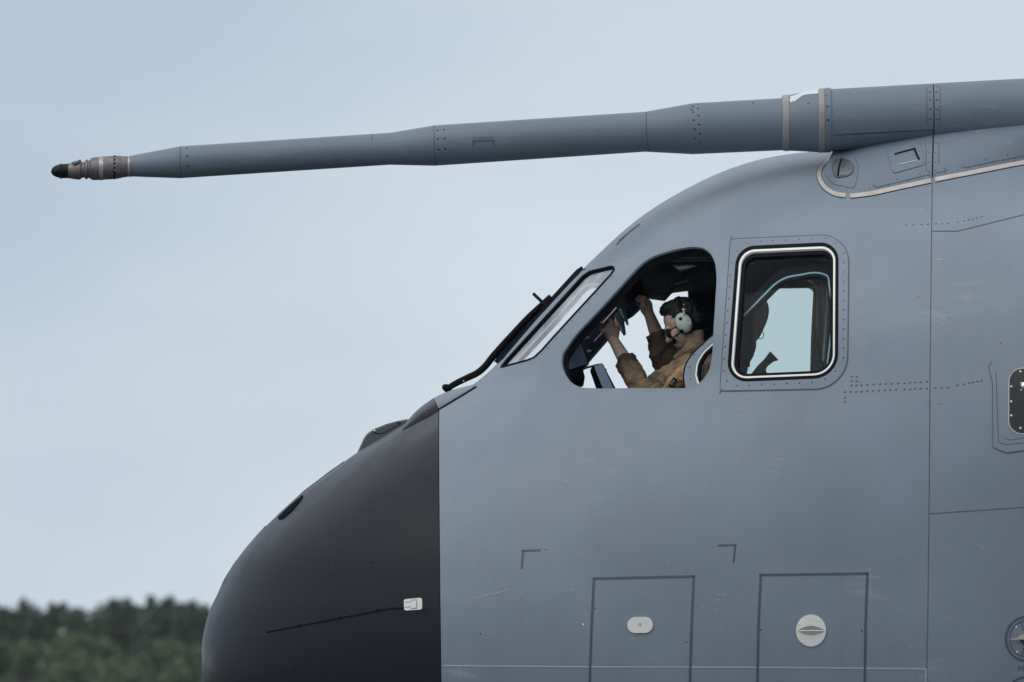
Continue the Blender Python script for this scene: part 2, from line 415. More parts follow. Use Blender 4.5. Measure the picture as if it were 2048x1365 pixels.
for (px, row, Y, kd) in tree_specs:
    key = (kd, cnt[kd] % 3); cnt[kd] += 1
    loc = Vector((tx(px, Y), Y, 0.0)); sc = top_scale(row, Y, protoH); rz = random.random()*6.28
    if key not in protos:
        if kd == 'd': o = make_tree('tree', 11+key[1], protoH, 4.6, 3600, True, 0.30, M_leafdark, (0, 0, 0))
        else: o = make_tree('tree', 31+key[1], protoH, 4.8, 3600, False, 0.36, M_leafmid, (0, 0, 0))
        protos[key] = o; o.location = loc; o.scale = (sc, sc, sc); o.rotation_euler = (0, 0, rz)
    else: o = copy_thing(protos[key], loc, sc, rz)
    tag(o, tree_label(px, kd), 'tree', 'dark trees along the skyline' if kd == 'd' else 'rounded trees before the skyline')
# the rest of the wood to both sides and behind, one mass
WV = []; WF = []
rg = np.random.RandomState(3)
def wood_tree(x, y, h, seed, spiky):
    V, F = crown_mesh(seed, h, 4.8, 420, spiky, 0.9); b = len(WV)
    WV.extend([(q[0]+x, q[1]+y, q[2]) for q in V]); WF.extend([tuple(k+b for k in f) for f in F])
for k in range(46):
    x = -190 + k*6.3 + rg.rand()*2
    if -50 < x < -22: continue
    wood_tree(x, 1000+rg.rand()*8, 18+rg.rand()*2.5, 100+k, False); wood_tree(x+3, 1035+rg.rand()*8, 20+rg.rand()*1.5, 200+k, True)
for k in range(40): wood_tree(-190+k*7.2, 1062+rg.rand()*14, 17.5+rg.rand(), 300+k, False)
for k in range(24): wood_tree(-62+k*2.0, 966+rg.rand()*6, 6.0+rg.rand()*4.5, 400+k, False)
wd = mesh('distant_wood', WV, WF, M_leafmid, None, smooth=False)
tag(wd, 'far green wood continuing beside and behind the single trees', 'wood', kind='stuff')

# ================================================================== THE AIRCRAFT'S SKIN
TOP = [(402, 1335), (404, 1290), (416, 1232), (438, 1183), (469, 1127), (510, 1076), (556, 1030), (610, 983), (660, 945), (715, 906), (770, 872), (822, 843), (877, 812), (945, 772),
       (992, 732), (1010, 712), (1165, 541), (1203, 504), (1240, 469), (1290, 429), (1350, 391), (1420, 355), (1480, 331), (1535, 316), (1600, 306), (1680, 300), (1800, 295), (2300, 289)]
BOT = [(408, 1395), (432, 1470), (480, 1550), (560, 1640), (680, 1730), (860, 1830), (1100, 1910), (1500, 1980), (2300, 2020)]
pts = np.array(TOP+BOT, float)
W3 = at(pts[:, 0], pts[:, 1], 0.0)
order = np.argsort(W3[:, 2]); zk = W3[order, 2]; xk = W3[order, 0]
ZT = np.linspace(zk[0], zk[-1], 5000); XT = pchip(zk, xk, ZT)
kern = np.exp(-0.5*(np.arange(-60, 61)/22.0)**2); kern /= kern.sum()
Xs = np.convolve(np.pad(XT, 60, mode='edge'), kern, 'valid'); wgt = np.clip(np.minimum(ZT-ZT[0], ZT[-1]-ZT)/0.15, 0, 1); XT = XT*(1-wgt)+Xs*wgt
ZLO, ZHI = ZT[0], ZT[-1]; ZMID = 0.5*(ZLO+ZHI); RH = 0.5*(ZHI-ZLO)
XEND = float(at(2300, 700, 0)[0][0])
WID = 2.45
def xs_of(z): return np.interp(z, ZT, XT)
z_ws = float(at(1100, 620, 0)[0][2])
def H(x, z, inner=0.0):
    x = np.asarray(x, float); z = np.asarray(z, float)
    wm = WID*np.sqrt(np.clip(1-np.abs((z-ZMID)/RH)**2.75, 0, 1))
    xs = xs_of(z); L = np.maximum(XEND-xs, 0.02)
    t = np.clip((x-xs)/L, 0, 1)
    e = 2.0+0.55*np.exp(-((z-z_ws)/0.42)**2)
    return np.where((z > ZLO) & (z < ZHI), wm*np.clip(1-(1-t)**e, 0, 1)**(1/e), 0.0)
def grad_n(Hf, p):
    h = 0.004
    hx = (Hf(p[:, 0]+h, p[:, 2])-Hf(p[:, 0]-h, p[:, 2]))/(2*h); hz = (Hf(p[:, 0], p[:, 2]+h)-Hf(p[:, 0], p[:, 2]-h))/(2*h)
    n = -np.stack([hx, np.ones_like(hx), hz], -1); return n/np.linalg.norm(n, axis=1)[:, None]
def make_surf(Hf, ymin, yc=0.0):
    def f(px, py, off=0.0):
        px = np.atleast_1d(np.asarray(px, float)); py = np.atleast_1d(np.asarray(py, float))
        a = np.full(px.shape, yc+ymin); b = np.full(px.shape, yc)
        for _ in range(40):
            m = 0.5*(a+b); q = at(px, py, m); s = m-yc+Hf(q[:, 0], q[:, 2])
            a = np.where(s < 0, m, a); b = np.where(s < 0, b, m)
        p = at(px, py, b); n = grad_n(Hf, p)
        return p+n*np.reshape(off, (-1, 1)) if hasattr(off, '__len__') else p+n*off, n
    return f
skin = make_surf(H, -2.7)

def from_skin(px, py, off=0.0): return skin(px, py, off)[0]

def grid_part(u0, u1, nu, pw=1.0, nz=150, shear=0.0):
    us = u0+(u1-u0)*np.linspace(0, 1, nu)**pw; V = []; F = []; ring = 2*nz
    zref = float(at(880, 1100, 0)[0][2])
    th = np.linspace(0, math.pi, nz+1)
    XM = XT+shear*(ZT-zref); it = int(np.argmin(XM)); xmin = XM[it]
    for u in us:
        uu = max(u, xmin+2e-4)
        zt = np.interp(uu, XM[it:], ZT[it:]); zb = np.interp(-uu, -XM[:it+1], ZT[:it+1])
        z = 0.5*(zt+zb)+0.5*(zt-zb)*np.cos(th); x = uu-shear*(z-zref); y = H(x, z); y[0] = y[-1] = 0
        near = np.stack([x, -y, z], -1); far = np.stack([x, y, z], -1)[1:-1][::-1]
        V.append(np.vstack([near, far]))
    V = np.vstack(V)
    for i in range(nu-1):
        for k in range(ring):
            F.append((i*ring+k, (i+1)*ring+k, (i+1)*ring+(k+1) % ring, i*ring+(k+1) % ring))
    return V, F, ring
XN = float(at(402, 1335, 0)[0][0]); XSEAM = float(at(880, 1100, -1.4)[0][0]); SH = 0.0127

AC = tag(empty('transport_aircraft', (0, 0, 0)), 'grey military transport aircraft nose with black radome and long refuelling probe above the cockpit', 'aircraft')

# fuselage shell with real thickness, then the window openings are cut through it
V, F, ring = grid_part(XSEAM+0.0, float(at(2900, 700, 0)[0][0]), 190, 1.25, 170, SH)
fus = mesh('fuselage', V, F, M_skin, AC)
recalc(fus)
def apply_mods(o):
    dg = bpy.context.evaluated_depsgraph_get(); me = bpy.data.meshes.new_from_object(o.evaluated_get(dg)); old = o.data; o.modifiers.clear(); o.data = me; bpy.data.meshes.remove(old)
sm = fus.modifiers.new('s', 'SOLIDIFY'); sm.thickness = 0.018; sm.offset = -1; sm.use_rim = True; sm.use_even_offset = False
fus.data.materials.append(M_lining); sm.material_offset = 1; sm.material_offset_rim = 0
apply_mods(fus)

OPEN_SIDE = rounded([(1110, 706), (1287, 513), (1437, 479), (1427, 779), (1131, 779)], [0, 0, 0, 0, 0], 2)  # replaced below by the traced outline
side_pts = [(1124, 704), (1146, 672), (1180, 635), (1225, 586), (1262, 545), (1282, 525), (1302, 512), (1330, 502), (1362, 494), (1389, 491), (1408, 494), (1423, 505), (1432, 522), (1436, 548),
            (1434, 600), (1430, 665), (1427, 715), (1421, 742), (1410, 760), (1396, 772), (1376, 779), (1340, 780), (1260, 780), (1180, 780), (1160, 778), (1142, 769), (1129, 753), (1121, 732), (1120, 716)]
OPEN_SIDE = smooth_path(side_pts+[side_pts[0]], 110)[:-1]
OPEN_REAR = rounded([(1478, 499), (1673, 490), (1672, 752), (1458, 761)], [36, 30, 46, 32], 12)
PANE_FRONT = rounded([(1002, 735.5), (1012, 722), (1166, 553), (1179, 544), (1235.5, 530.5), (1221, 551), (1107, 675), (1084, 701), (1068, 716), (1055, 721)], [0, 0, 0, 0, 5, 18, 0, 10, 14, 10], 6)
def cutter(poly):
    p = resample(poly, 90) if len(poly) < 90 else poly
    q = from_skin(p[:, 0], p[:, 1]); n = len(q); a = q.copy(); a[:, 1] = -4; b = q.copy(); b[:, 1] = 4
    o = mesh('cut', np.vstack([a, b]), [(i, (i+1) % n, n+(i+1) % n, n+i) for i in range(n)]+[tuple(reversed(range(n))), tuple(range(n, 2*n))], M_lining, None, smooth=False); recalc(o); return o
cuts = [cutter(OPEN_SIDE), cutter(OPEN_REAR), cutter(PANE_FRONT)]
for c in cuts:
    bmod = fus.modifiers.new('b', 'BOOLEAN'); bmod.operation = 'DIFFERENCE'; bmod.solver = 'EXACT'; bmod.object = c
bpy.context.view_layer.update()
apply_mods(fus)
for c in cuts: bpy.data.objects.remove(c)
fus.data.polygons.foreach_set('use_smooth', [True]*len(fus.data.polygons)); fus.data.set_sharp_from_angle(angle=math.radians(32))
# exact surface normals on the outer skin keep the cut edges free of shading creases
def set_normals(o, Hf):
    me = o.data; nv = len(me.vertices); co = np.empty(nv*3); me.vertices.foreach_get('co', co); co = co.reshape(-1, 3)
    d = np.abs(np.abs(co[:, 1])-Hf(co[:, 0], co[:, 2])); n = grad_n(Hf, co); n[:, 1] *= np.where(co[:, 1] > 0, -1, 1)
    ok = (d < 0.002) & (Hf(co[:, 0], co[:, 2]) > 0.12)
    cur = np.empty(len(me.loops)*3); 
    ln = np.array([c.vector[:] for c in me.corner_normals]); vi = np.empty(len(me.loops), int); me.loops.foreach_get('vertex_index', vi)
    agree = (ln*n[vi]).sum(1) > 0.85; use = ok[vi] & agree; ln[use] = n[vi][use]
    me.normals_split_custom_set([tuple(q) for q in ln])
set_normals(fus, H)

V, F, ring = grid_part(XN, XSEAM-0.004, 130, 2.0, 150, SH)
rad = mesh('radome', V, F, M_radome, AC); recalc(rad)
# bulkhead ring closing the radome seam
n = ring
V2, F2, _ = grid_part(XSEAM-0.010, XSEAM+0.02, 2, 1, 60, SH)
V2 = np.array(V2); V2[:, 1] *= 0.994; V2[:, 2] = (V2[:, 2]-ZMID)*0.996+ZMID
n2 = 120
sb = mesh('seam_bulkhead', V2, F2+[tuple(range(n2)), tuple(reversed(range(n2, 2*n2)))], M_gap, AC, smooth=False); recalc(sb)

# ------------------------------------------------------------------ helpers that lay pieces on a curved surface
def patch(name, poly, off, mat, parent, surf=skin, rings=5, n=80, mirror=False, thick=0.0):
    p = resample(poly, n); c = p.mean(0); V = []; F = []
    for k in range(rings+1):
        q = c+(p-c)*(1-k/(rings+1)); V.append(surf(q[:, 0], q[:, 1], off)[0])
    V.append(surf([c[0]], [c[1]], off)[0]); V = np.vstack(V)
    for k in range(rings):
        for i in range(n): F.append((k*n+i, k*n+(i+1) % n, (k+1)*n+(i+1) % n, (k+1)*n+i))
    ctr = (rings+1)*n
    for i in range(n): F.append((rings*n+i, rings*n+(i+1) % n, ctr))
    if area2(p) < 0: F = [tuple(reversed(f)) for f in F]
    if thick:
        b = len(V); low = surf(p[:, 0], p[:, 1], off-thick)[0]; V = np.vstack([V, low])
        for i in range(n): F.append((i, b+i, b+(i+1) % n, (i+1) % n))
    if mirror:
        o = mesh(name, V*np.array([1, -1, 1]), [tuple(reversed(f)) for f in F], G_clear, parent); o.data.set_sharp_from_angle(angle=math.radians(40))
    o = mesh(name, V, F, mat, parent); o.data.set_sharp_from_angle(angle=math.radians(40)); return o
def annulus(name, pa, pb, off, mat, parent, surf=skin, n=110, cross=2, thick=0.006, mirror=False):
    """a plate between two outlines, lying on the surface, with side walls"""
    pa = np.asarray(pa); pb = np.asarray(pb); V = []; F = []
    rows = [(pa, off-thick)]+[(pa+(pb-pa)*k/cross, off) for k in range(cross+1)]+[(pb, off-thick)]
    n = len(pa)
    for q, o_ in rows: V.append(surf(q[:, 0], q[:, 1], o_)[0])
    V = np.vstack(V)
    for k in range(len(rows)-1):
        for i in range(n): F.append((k*n+i, k*n+(i+1) % n, (k+1)*n+(i+1) % n, (k+1)*n+i))
    if mirror:
        o = mesh(name, V*np.array([1, -1, 1]), F, mat, parent); recalc(o); o.data.set_sharp_from_angle(angle=math.radians(40))
    o = mesh(name, V, F, mat, parent); recalc(o); o.data.set_sharp_from_angle(angle=math.radians(40)); return o
def pair(poly, d0, d1, n=110):
    p = resample(np.asarray(poly, float), n); return inset(p, d0), inset(p, d1)
def ribbons(name, paths, width, off, mat, parent, surf=skin, step=6, thick=0.0, kind=None, label=None):
    """thin strips that follow the surface; each path is (points, closed)"""
    V = []; F = []; b = 0
    for path in paths:
        closed = False
        if isinstance(path, tuple) and isinstance(path[1], bool): path, closed = path
        p = densify(path, step, closed); nn = len(p)
        t = (np.roll(p, -1, 0)-np.roll(p, 1, 0)) if closed else np.gradient(p, axis=0)
        t = t/np.maximum(np.linalg.norm(t, axis=1), 1e-6)[:, None]; s = np.stack([-t[:, 1], t[:, 0]], -1)*width/2
        # mitre corners so bends keep their width
        rows = [surf((p+s)[:, 0], (p+s)[:, 1], off)[0], surf((p-s)[:, 0], (p-s)[:, 1], off)[0]]
        if thick:
            rows = [surf((p+s)[:, 0], (p+s)[:, 1], off-thick)[0]]+rows+[surf((p-s)[:, 0], (p-s)[:, 1], off-thick)[0]]
        r = len(rows); V.append(np.vstack(rows)); m = nn if closed else nn-1
        for k in range(r-1):
            for i in range(m): F.append((b+k*nn+i, b+k*nn+(i+1) % nn, b+(k+1)*nn+(i+1) % nn, b+(k+1)*nn+i))
        b += r*nn
    o = mesh(name, np.vstack(V), F, mat, parent, smooth=not thick); tag(o, label=label, kind=kind); return o
def lines(name, segs, width, off, mat, parent, surf=skin, **k):
    """straight painted strokes with square ends that overlap neatly at corners"""
    return ribbons(name, segs, width, off, mat, parent, surf, **k)
def domes(name, ps, r, h, mat, parent, surf=skin, seg=8, kind='stuff', off=0.0):
    ps = np.asarray(ps, float); pos, nr = surf(ps[:, 0], ps[:, 1], off); V = []; F = []
    for p, n_ in zip(pos, nr):
        n_ = Vector(n_); a = n_.orthogonal().normalized(); c = n_.cross(a); b = len(V); p = Vector(p)-n_*0.0004
        for (rr, hh) in ((1, 0), (0.8, 0.62), (0.42, 0.93)):
            for k in range(seg):
                w = 2*math.pi*k/seg; V.append(p+(a*math.cos(w)+c*math.sin(w))*r*rr+n_*(h*hh))
        V.append(p+n_*h)
        for j in range(2):
            for k in range(seg): F.append((b+j*seg+k, b+j*seg+(k+1) % seg, b+(j+1)*seg+(k+1) % seg, b+(j+1)*seg+k))
        for k in range(seg): F.append((b+2*seg+k, b+2*seg+(k+1) % seg, b+3*seg))
    o = mesh(name, V, F, mat, parent); tag(o, kind=kind); return o
def zp(lst, ox, oy, sc): return [(ox+x/sc, oy+y/sc) for x, y in lst]
def circ(cx, cy, rx, ry=None, n=48): ry = ry or rx; return np.array([(cx+rx*math.cos(2*math.pi*k/n), cy+ry*math.sin(2*math.pi*k/n)) for k in range(n)])

# ------------------------------------------------------------------ rear cockpit window
RW = tag(empty('rear_cockpit_window', tuple(at(1570, 625, -1.5)[0]), AC), 'rounded four-sided side window with white rim and riveted frame behind the open window')
FR_OUT = rounded([(1462, 480), (1697, 470), (1694, 777), (1441, 782)], [3, 52, 66, 3], 12)
pa = resample(FR_OUT, 120); pb = resample(inset(resample(OPEN_REAR, 200), -4), 120)
pb = np.roll(pb, -int(np.argmin(((pb-pa[0])**2).sum(1))), 0)
annulus('frame_plate', pa, pb, 0.0035, M_plate, RW, n=120, cross=3)
ribbons('frame_gap', [(resample(inset(resample(FR_OUT, 160), -1), 160), True), ([(1463, 473), (1462, 480)], False), ([(1441, 782), (1440, 788)], False)], 2.0, 0.0025, M_groove, RW)
annulus('gasket', *pair(OPEN_REAR, -4.5, 2.0, 140), 0.0045, M_black, RW, mirror=True)
annulus('white_rim', *pair(OPEN_REAR, 2.0, 6.2, 140), 0.001, M_white, RW, thick=0.012, mirror=True)
annulus('inner_seal', *pair(OPEN_REAR, 6.2, 13, 140), -0.012, M_black, RW, thick=0.03, mirror=True)
patch('window_pane', inset(resample(OPEN_REAR, 140), 6), -0.022, G_side, RW, n=120, mirror=True)
sc_z = [(298,152),(397,132),(492,128),(594,124),(698,118),(800,112),(904,108),(988,147),(1046,222),(1046,297),(1046,372),(1046,447),(1046,520),(1045,594),(1044,668),(1044,743),(1043,818),(1043,891),(1042,966),(1042,1040),(980,1142),(898,1206),(798,1231),(700,1237),(602,1241),(502,1246),(405,1250),(308,1254),(212,1257),(134,1223),(110,1141),(114,1047),(120,953),(126,860),(133,767),(141,673),(148,580),(154,488),(161,396),(171,302),(212,210)]
domes('screw', zp(sc_z, 1420, 450, 3.9), 0.0048, 0.0012, M_screw, RW, off=0.0037)

# ------------------------------------------------------------------ windshield
WS = tag(empty('windshield', tuple(at(1110, 640, -0.5)[0]), AC), 'slanted front windshield pane framed in black')
p_ = resample(PANE_FRONT, 130)
annulus('windshield_frame', inset(p_, -1.4), inset(p_, 1.5), 0.003, M_gap, WS, n=130, mirror=True)
annulus('windshield_seal', inset(p_, 1.5), inset(p_, 3.0), -0.006, M_black, WS, thick=0.02, mirror=True)
cpost = [(996, 729), (1005.5, 716), (1158.5, 548), (1169, 541)]
ribbons('centre_post_seal', [[(1002.5, 728.5), (1011, 717), (1164, 549.5), (1173.5, 543.5)]], 13, 0.0022, M_gap, WS)
ribbons('centre_post_seal', [cpost], 20, 0.003, M_gap, WS)
patch('windshield_pane', inset(p_, 3.0), -0.010, G_front, WS, n=110, mirror=True)
domes('screw', zp([(1208,243),(1155,302),(1100,358),(1047,418),(993,478),(938,537),(885,597),(830,655),(780,714)], 860, 480, 3.303), 0.006, 0.002, M_groove, WS)
nz_ = zp([(1080+i*20, 156-i*3.7) for i in range(13)], 860, 480, 3.303)
domes('rivet', nz_, 0.0042, 0.0016, M_rivet, WS)
domes('rivet', zp([(500, 868), (540, 862), (580, 850), (620, 838), (660, 826), (600, 836), (560, 848), (490, 885), (690, 812)], 860, 480, 3.303), 0.0035, 0.0012, M_rivet, WS)

# ------------------------------------------------------------------ the open side window: rounded lip round the opening
SW = tag(empty('sliding_side_window', tuple(at(1280, 640, -1.1)[0]), AC), 'open cockpit side window slid back inside the fuselage')
annulus('opening_lip', *pair(OPEN_SIDE, -0.6, 3.2, 150), 0.0005, M_plate, SW, n=150, thick=0.045, mirror=True)
annulus('opening_seal', *pair(OPEN_SIDE, 3.2, 4.4, 150), -0.010, M_black, SW, n=150, thick=0.04, mirror=True)
# slid-back panel, 8 cm inside the skin
SLO = -0.085
sl_out = smooth_path([(1352, 741), (1355, 722), (1366, 703), (1384, 684), (1428, 640), (1480, 587), (1516, 549), (1536, 528), (1558, 512), (1590, 505), (1650, 502), (1672, 512), (1676, 545), (1676, 700), (1666, 748), (1640, 776), (1580, 784), (1480, 788), (1400, 786), (1372, 779), (1358, 765), (1352, 741)], 150)[:-1]
sl_in = smooth_path([(1374, 738), (1377, 716), (1387, 698), (1405, 679), (1428, 656), (1480, 603), (1524, 556), (1540, 540), (1562, 527), (1590, 521), (1636, 518), (1649, 524), (1653, 545), (1649, 700), (1642, 738), (1628, 761), (1580, 770), (1480, 773), (1410, 771), (1394, 766), (1380, 754), (1374, 738)], 150)[:-1]
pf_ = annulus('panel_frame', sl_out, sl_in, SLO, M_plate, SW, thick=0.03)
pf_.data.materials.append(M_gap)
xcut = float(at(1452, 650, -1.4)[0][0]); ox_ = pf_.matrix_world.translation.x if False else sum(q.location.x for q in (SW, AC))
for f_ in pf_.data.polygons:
    if f_.center.x+ox_ > xcut: f_.material_index = 1      # aft part coloured black to imitate its shade behind the rear glass
annulus('panel_edge_rubber', inset(sl_out, -4), sl_out, SLO-0.004, M_gap, SW, thick=0.03)
wr_ = annulus('white_rim', sl_in, inset(sl_in, 3.1), SLO-0.002, M_white, SW, thick=0.02)
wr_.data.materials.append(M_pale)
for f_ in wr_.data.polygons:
    if f_.center.x+ox_ > xcut: f_.material_index = 1  # aft rim coloured duller, imitating the dimmer light behind the rear glass
annulus('panel_seal', inset(sl_in, 3.1), inset(sl_in, 8), SLO-0.006, M_black, SW, thick=0.02)
patch('panel_pane', inset(sl_in, 7), SLO-0.012, G_dark, SW, n=110)
domes('screw', zp([(1320, 764), (1237, 848), (1158, 938), (1121, 1040), (1134, 1135), (1175, 1222)], 1100, 480, 4.267), 0.005, 0.0015, M_screw, SW, off=SLO)

# ------------------------------------------------------------------ seams, rivet rows, markings on the fuselage
ribbons('panel_seam', [[(1864.5, 366), (1863, 465), (1860, 760), (1858, 1030), (1856, 1200), (1853, 1365), (1851, 1440)], [(1864, 463), (1915, 463), (1960, 452), (2048, 430), (2120, 412)], [(1859, 1028), (2048, 1015), (2140, 1008)]], 1.8, 0.0012, M_groove, fus)
ribbons('pale_seam', [[(887, 1331.5), (1180, 1334), (1500, 1335), (1852, 1338)], [(1852, 1338), (1850, 1440)]], 2.8, 0.0016, M_pale, fus)
riv = zp([(970,1055),(1037,1052),(1112,1048),(1168,1047),(1243,1042),(1297,1042),(1352,1038),(1445,1030),(1498,1020),(1540,1008),(1580,998),(1620,988),(1662,977)], 1600, 220, 4.571)
riv += zp([(148,660),(181,660),(148,690),(181,690),(148,720),(181,719),(215,717),(255,715),(296,713),(340,711),(381,709),(422,707),(465,705),(509,703),(545,700),(580,698),(618,697),(660,694),
           (102,764),(140,763),(180,763),(215,761),(254,759),(293,757),(333,754),(373,752),(411,750),(450,748),(509,745),(547,744),(581,742),(618,741),(660,739),(717,737),(761,735),(805,733),(870,718),(916,711),(949,703),(977,697),(1005,692),(1033,688),(102,803),(102,831)], 1660, 560, 3.4124)
domes('rivet', riv, 0.0066, 0.0042, M_rivet, fus)
domes('rivet', zp([(1164, 434), (600, 118)], 1660, 560, 3.41), 0.004, 0.001, M_screw, fus)
lines('corner_mark', [[(1081, 1101), (1043.5, 1102.5)], [(1046.2, 1101), (1043.5, 1138)]], 4.2, 0.0010, M_line, fus)
lines('corner_mark', [[(1436, 1091.5), (1473, 1090.5)], [(1470.8, 1090), (1467, 1126.5)]], 4.2, 0.0010, M_line, fus)
lines('hatch_outline', [[(1185.5, 1157.5), (1389.5, 1153)], [(1188, 1156), (1183, 1260), (1178, 1400)], [(1387.5, 1152), (1383, 1260), (1379, 1400)]], 4.6, 0.0022, M_line, fus)
lines('hatch_outline', [[(1519, 1150.3), (1737, 1147.3)], [(1521.6, 1149), (1517, 1250), (1514, 1400)], [(1734.8, 1146), (1731, 1250), (1729, 1400)]], 4.6, 0.0022, M_line, fus)
domes('screw', [(1190.5, 1217), (1372.5, 1285), (1522, 1260), (1723.5, 1262), (1092.5, 1099), (961, 1268)], 0.0045, 0.001, M_gap, fus)
domes('bright_spot', [(1166.5, 1249.5)], 0.0055, 0.002, M_bright, fus)
# oval filler cover
OV = patch('oval_cover', rounded([(1255.5, 1235), (1306, 1234), (1306, 1266), (1255.5, 1267)], [15.5]*4, 10), 0.006, M_plate_w, fus, thick=0.008)
ribbons('lock_ring', [(circ(1280.5, 1250.5, 2.8, n=16), True)], 0.9, 0.0072, M_groove, OV, step=2)
domes('screw', [(1268, 1250.5)], 0.003, 0.001, M_pale, OV, off=0.006)
# round cover with recessed grip
RC = patch('round_cover', circ(1622.3, 1261.5, 30, 32), 0.005, M_plate_w, fus, thick=0.007, n=64)
def lens(cx, cy, w, h0, h1, n=24):
    a = [(cx-w+2*w*k/n, cy-h0*math.sin(math.pi*k/n)) for k in range(n+1)]; b = [(cx+w-2*w*k/n, cy+h1*math.sin(math.pi*k/n)) for k in range(1, n)]; return np.array(a+b)
patch('grip_slot', lens(1622.3, 1260.8, 27.5, 8.5, 0.4), 0.0062, material('cover_recess', (0.22, 0.21, 0.20), 0.5), RC, n=50)
def lip(cx, cy):
    V = []; F = []; n = 24
    for k in range(n+1):
        x = cx-28+56*k/n; s = math.sin(math.pi*k/n)
        V += list(np.vstack([from_skin(x, cy-0.5, 0.004), from_skin(x, cy+0.8, 0.006+0.016*s), from_skin(x, cy+2.0+7.5*s, 0.0052)]))
        if k:
            b = 3*k; F += [(b-3, b, b+1, b-2), (b-2, b+1, b+2, b-1)]
    o = mesh('grip_lip', V, F, M_plate_w, RC); recalc(o); o.data.set_sharp_from_angle(angle=math.radians(40))
lip(1622.3, 1261.2)
domes('screw', zp([(687, 589), (751, 601), (630, 628), (781, 698), (650, 738), (721, 755)], 1400, 1050, 3.16), 0.006, 0.002, M_bright, RC, off=0.005)
# flush black window at the right edge
BWN = rounded([(2019, 739), (2120, 737), (2120, 868), (2018, 868)], [26]*4, 10)
dbl = patch('doubler_plate', [(1984, 718), (2010, 704), (2160, 694), (2160, 890), (2048, 901.5), (2012, 906), (1986, 895), (1985, 766), (1978, 735)], 0.0035, M_plate, fus, n=120, thick=0.005)
ribbons('panel_seam', [[(1984, 723), (1977.5, 735), (1985, 766), (1986, 895), (2012, 906), (2048, 901.5), (2120, 893)], [(2009, 876), (2020, 881), (2048, 876.5), (2120, 868)], [(1992, 745), (1997, 885), (2010, 890), (2048, 886)]], 1.5, 0.0042, M_groove, dbl)
BW = patch('black_window', BWN, 0.006, M_blackgl, fus, thick=0.004)
annulus('window_rim', *pair(BWN, -1.8, 0.2, 90), 0.0066, M_beige, BW)
domes('screw', [(2041, 744), (2022.8, 774), (2022.6, 804), (2022.8, 832), (2041, 857), (2062, 744), (2062, 857)], 0.006, 0.002, M_bright, BW, off=0.006)
domes('knob', [(2049.5, 772)], 0.021, 0.008, M_dish, BW, off=0.006, kind=None)
domes('screw', [(2042.3, 766.5), (2042.3, 781)], 0.0042, 0.002, M_bright, BW, off=0.006)
# round vane sensor at the lower right
SV = annulus('vane_sensor', *pair(circ(2052, 1278, 42.5, 46, 64), 0, 4.6, 64), 0.0022, M_line, fus, thick=0.003)
annulus('inner_ring', *pair(circ(2052, 1278, 33.5, 37, 64), 0, 1.6, 64), 0.0022, M_line, SV, thick=0.003)
for s_ in ([(2041, 1242), (2047.5, 1262)], [(2043.5, 1314), (2047.5, 1296)], [(2064, 1243), (2058, 1262)], [(2064, 1313), (2058, 1296)]): lines('spoke', [s_], 1.8, 0.0022, M_line, SV)
domes('sensor_hub', [(2055, 1278)], 0.038, 0.014, M_rust, SV, kind=None, seg=20)
vp = from_skin(np.array([2017, 2034, 2042, 2060, 2060, 2036]), np.array([1279.5, 1275.5, 1269.5, 1268, 1279, 1279]), 0.026)
vq = from_skin(np.array([2017, 2034, 2042, 2060, 2060, 2036]), np.array([1279.5, 1275.5, 1269.5, 1268, 1279, 1279]), 0.018)
vane = mesh('sensor_vane', np.vstack([vp, vq]), [tuple(range(6)), tuple(reversed(range(6, 12)))]+[(i, (i+1) % 6, 6+(i+1) % 6, 6+i) for i in range(6)], M_beige, SV, smooth=False); recalc(vane)
domes('screw', [(2032.8, 1254.5), (2034.5, 1304.5)], 0.0055, 0.002, M_bright, SV)
annulus('painted_ring', *pair(circ(2055, 1398, 46, 46, 64), 0, 4.0, 64), 0.0015, M_line, fus, thick=0.002)
# roof scoop outline near the windshield top
ribbons('scoop_edge', [[(1233, 490), (1256, 467), (1279, 449)], [(1238, 482), (1262, 462)]], 2.2, 0.002, M_groove, fus)

def text_on(name, txt, x0, y0, w, h, slope, mat, parent, surf, off):
    cu = bpy.data.curves.new(name, 'FONT'); cu.body = txt; cu.resolution_u = 2
    tmp = bpy.data.objects.new(name, cu); COL.objects.link(tmp); bpy.context.view_layer.update()
    me = bpy.data.meshes.new_from_object(tmp.evaluated_get(bpy.context.evaluated_depsgraph_get())); bpy.data.objects.remove(tmp)
    bm = bmesh.new(); bm.from_mesh(me); bmesh.ops.subdivide_edges(bm, edges=[e for e in bm.edges if e.calc_length() > 0.25], cuts=3); bmesh.ops.triangulate(bm, faces=bm.faces)
    v = np.array([q.co[:] for q in bm.verts]); f = [tuple(q.index for q in fc.verts) for fc in bm.faces]; bm.free()
    v[:, 0] = (v[:, 0]-v[:, 0].min())/(np.ptp(v[:, 0])); v[:, 1] = (v[:, 1]-v[:, 1].min())/np.ptp(v[:, 1])
    px = x0+v[:, 0]*w; py = y0-v[:, 1]*h+slope*v[:, 0]*w
    return mesh(name, surf(px, py, off)[0], f, mat, parent, smooth=True)
text_on('painted_letter', 'H', 2037, 1342, 10, 11, 0, M_line, fus, skin, 0.0018)


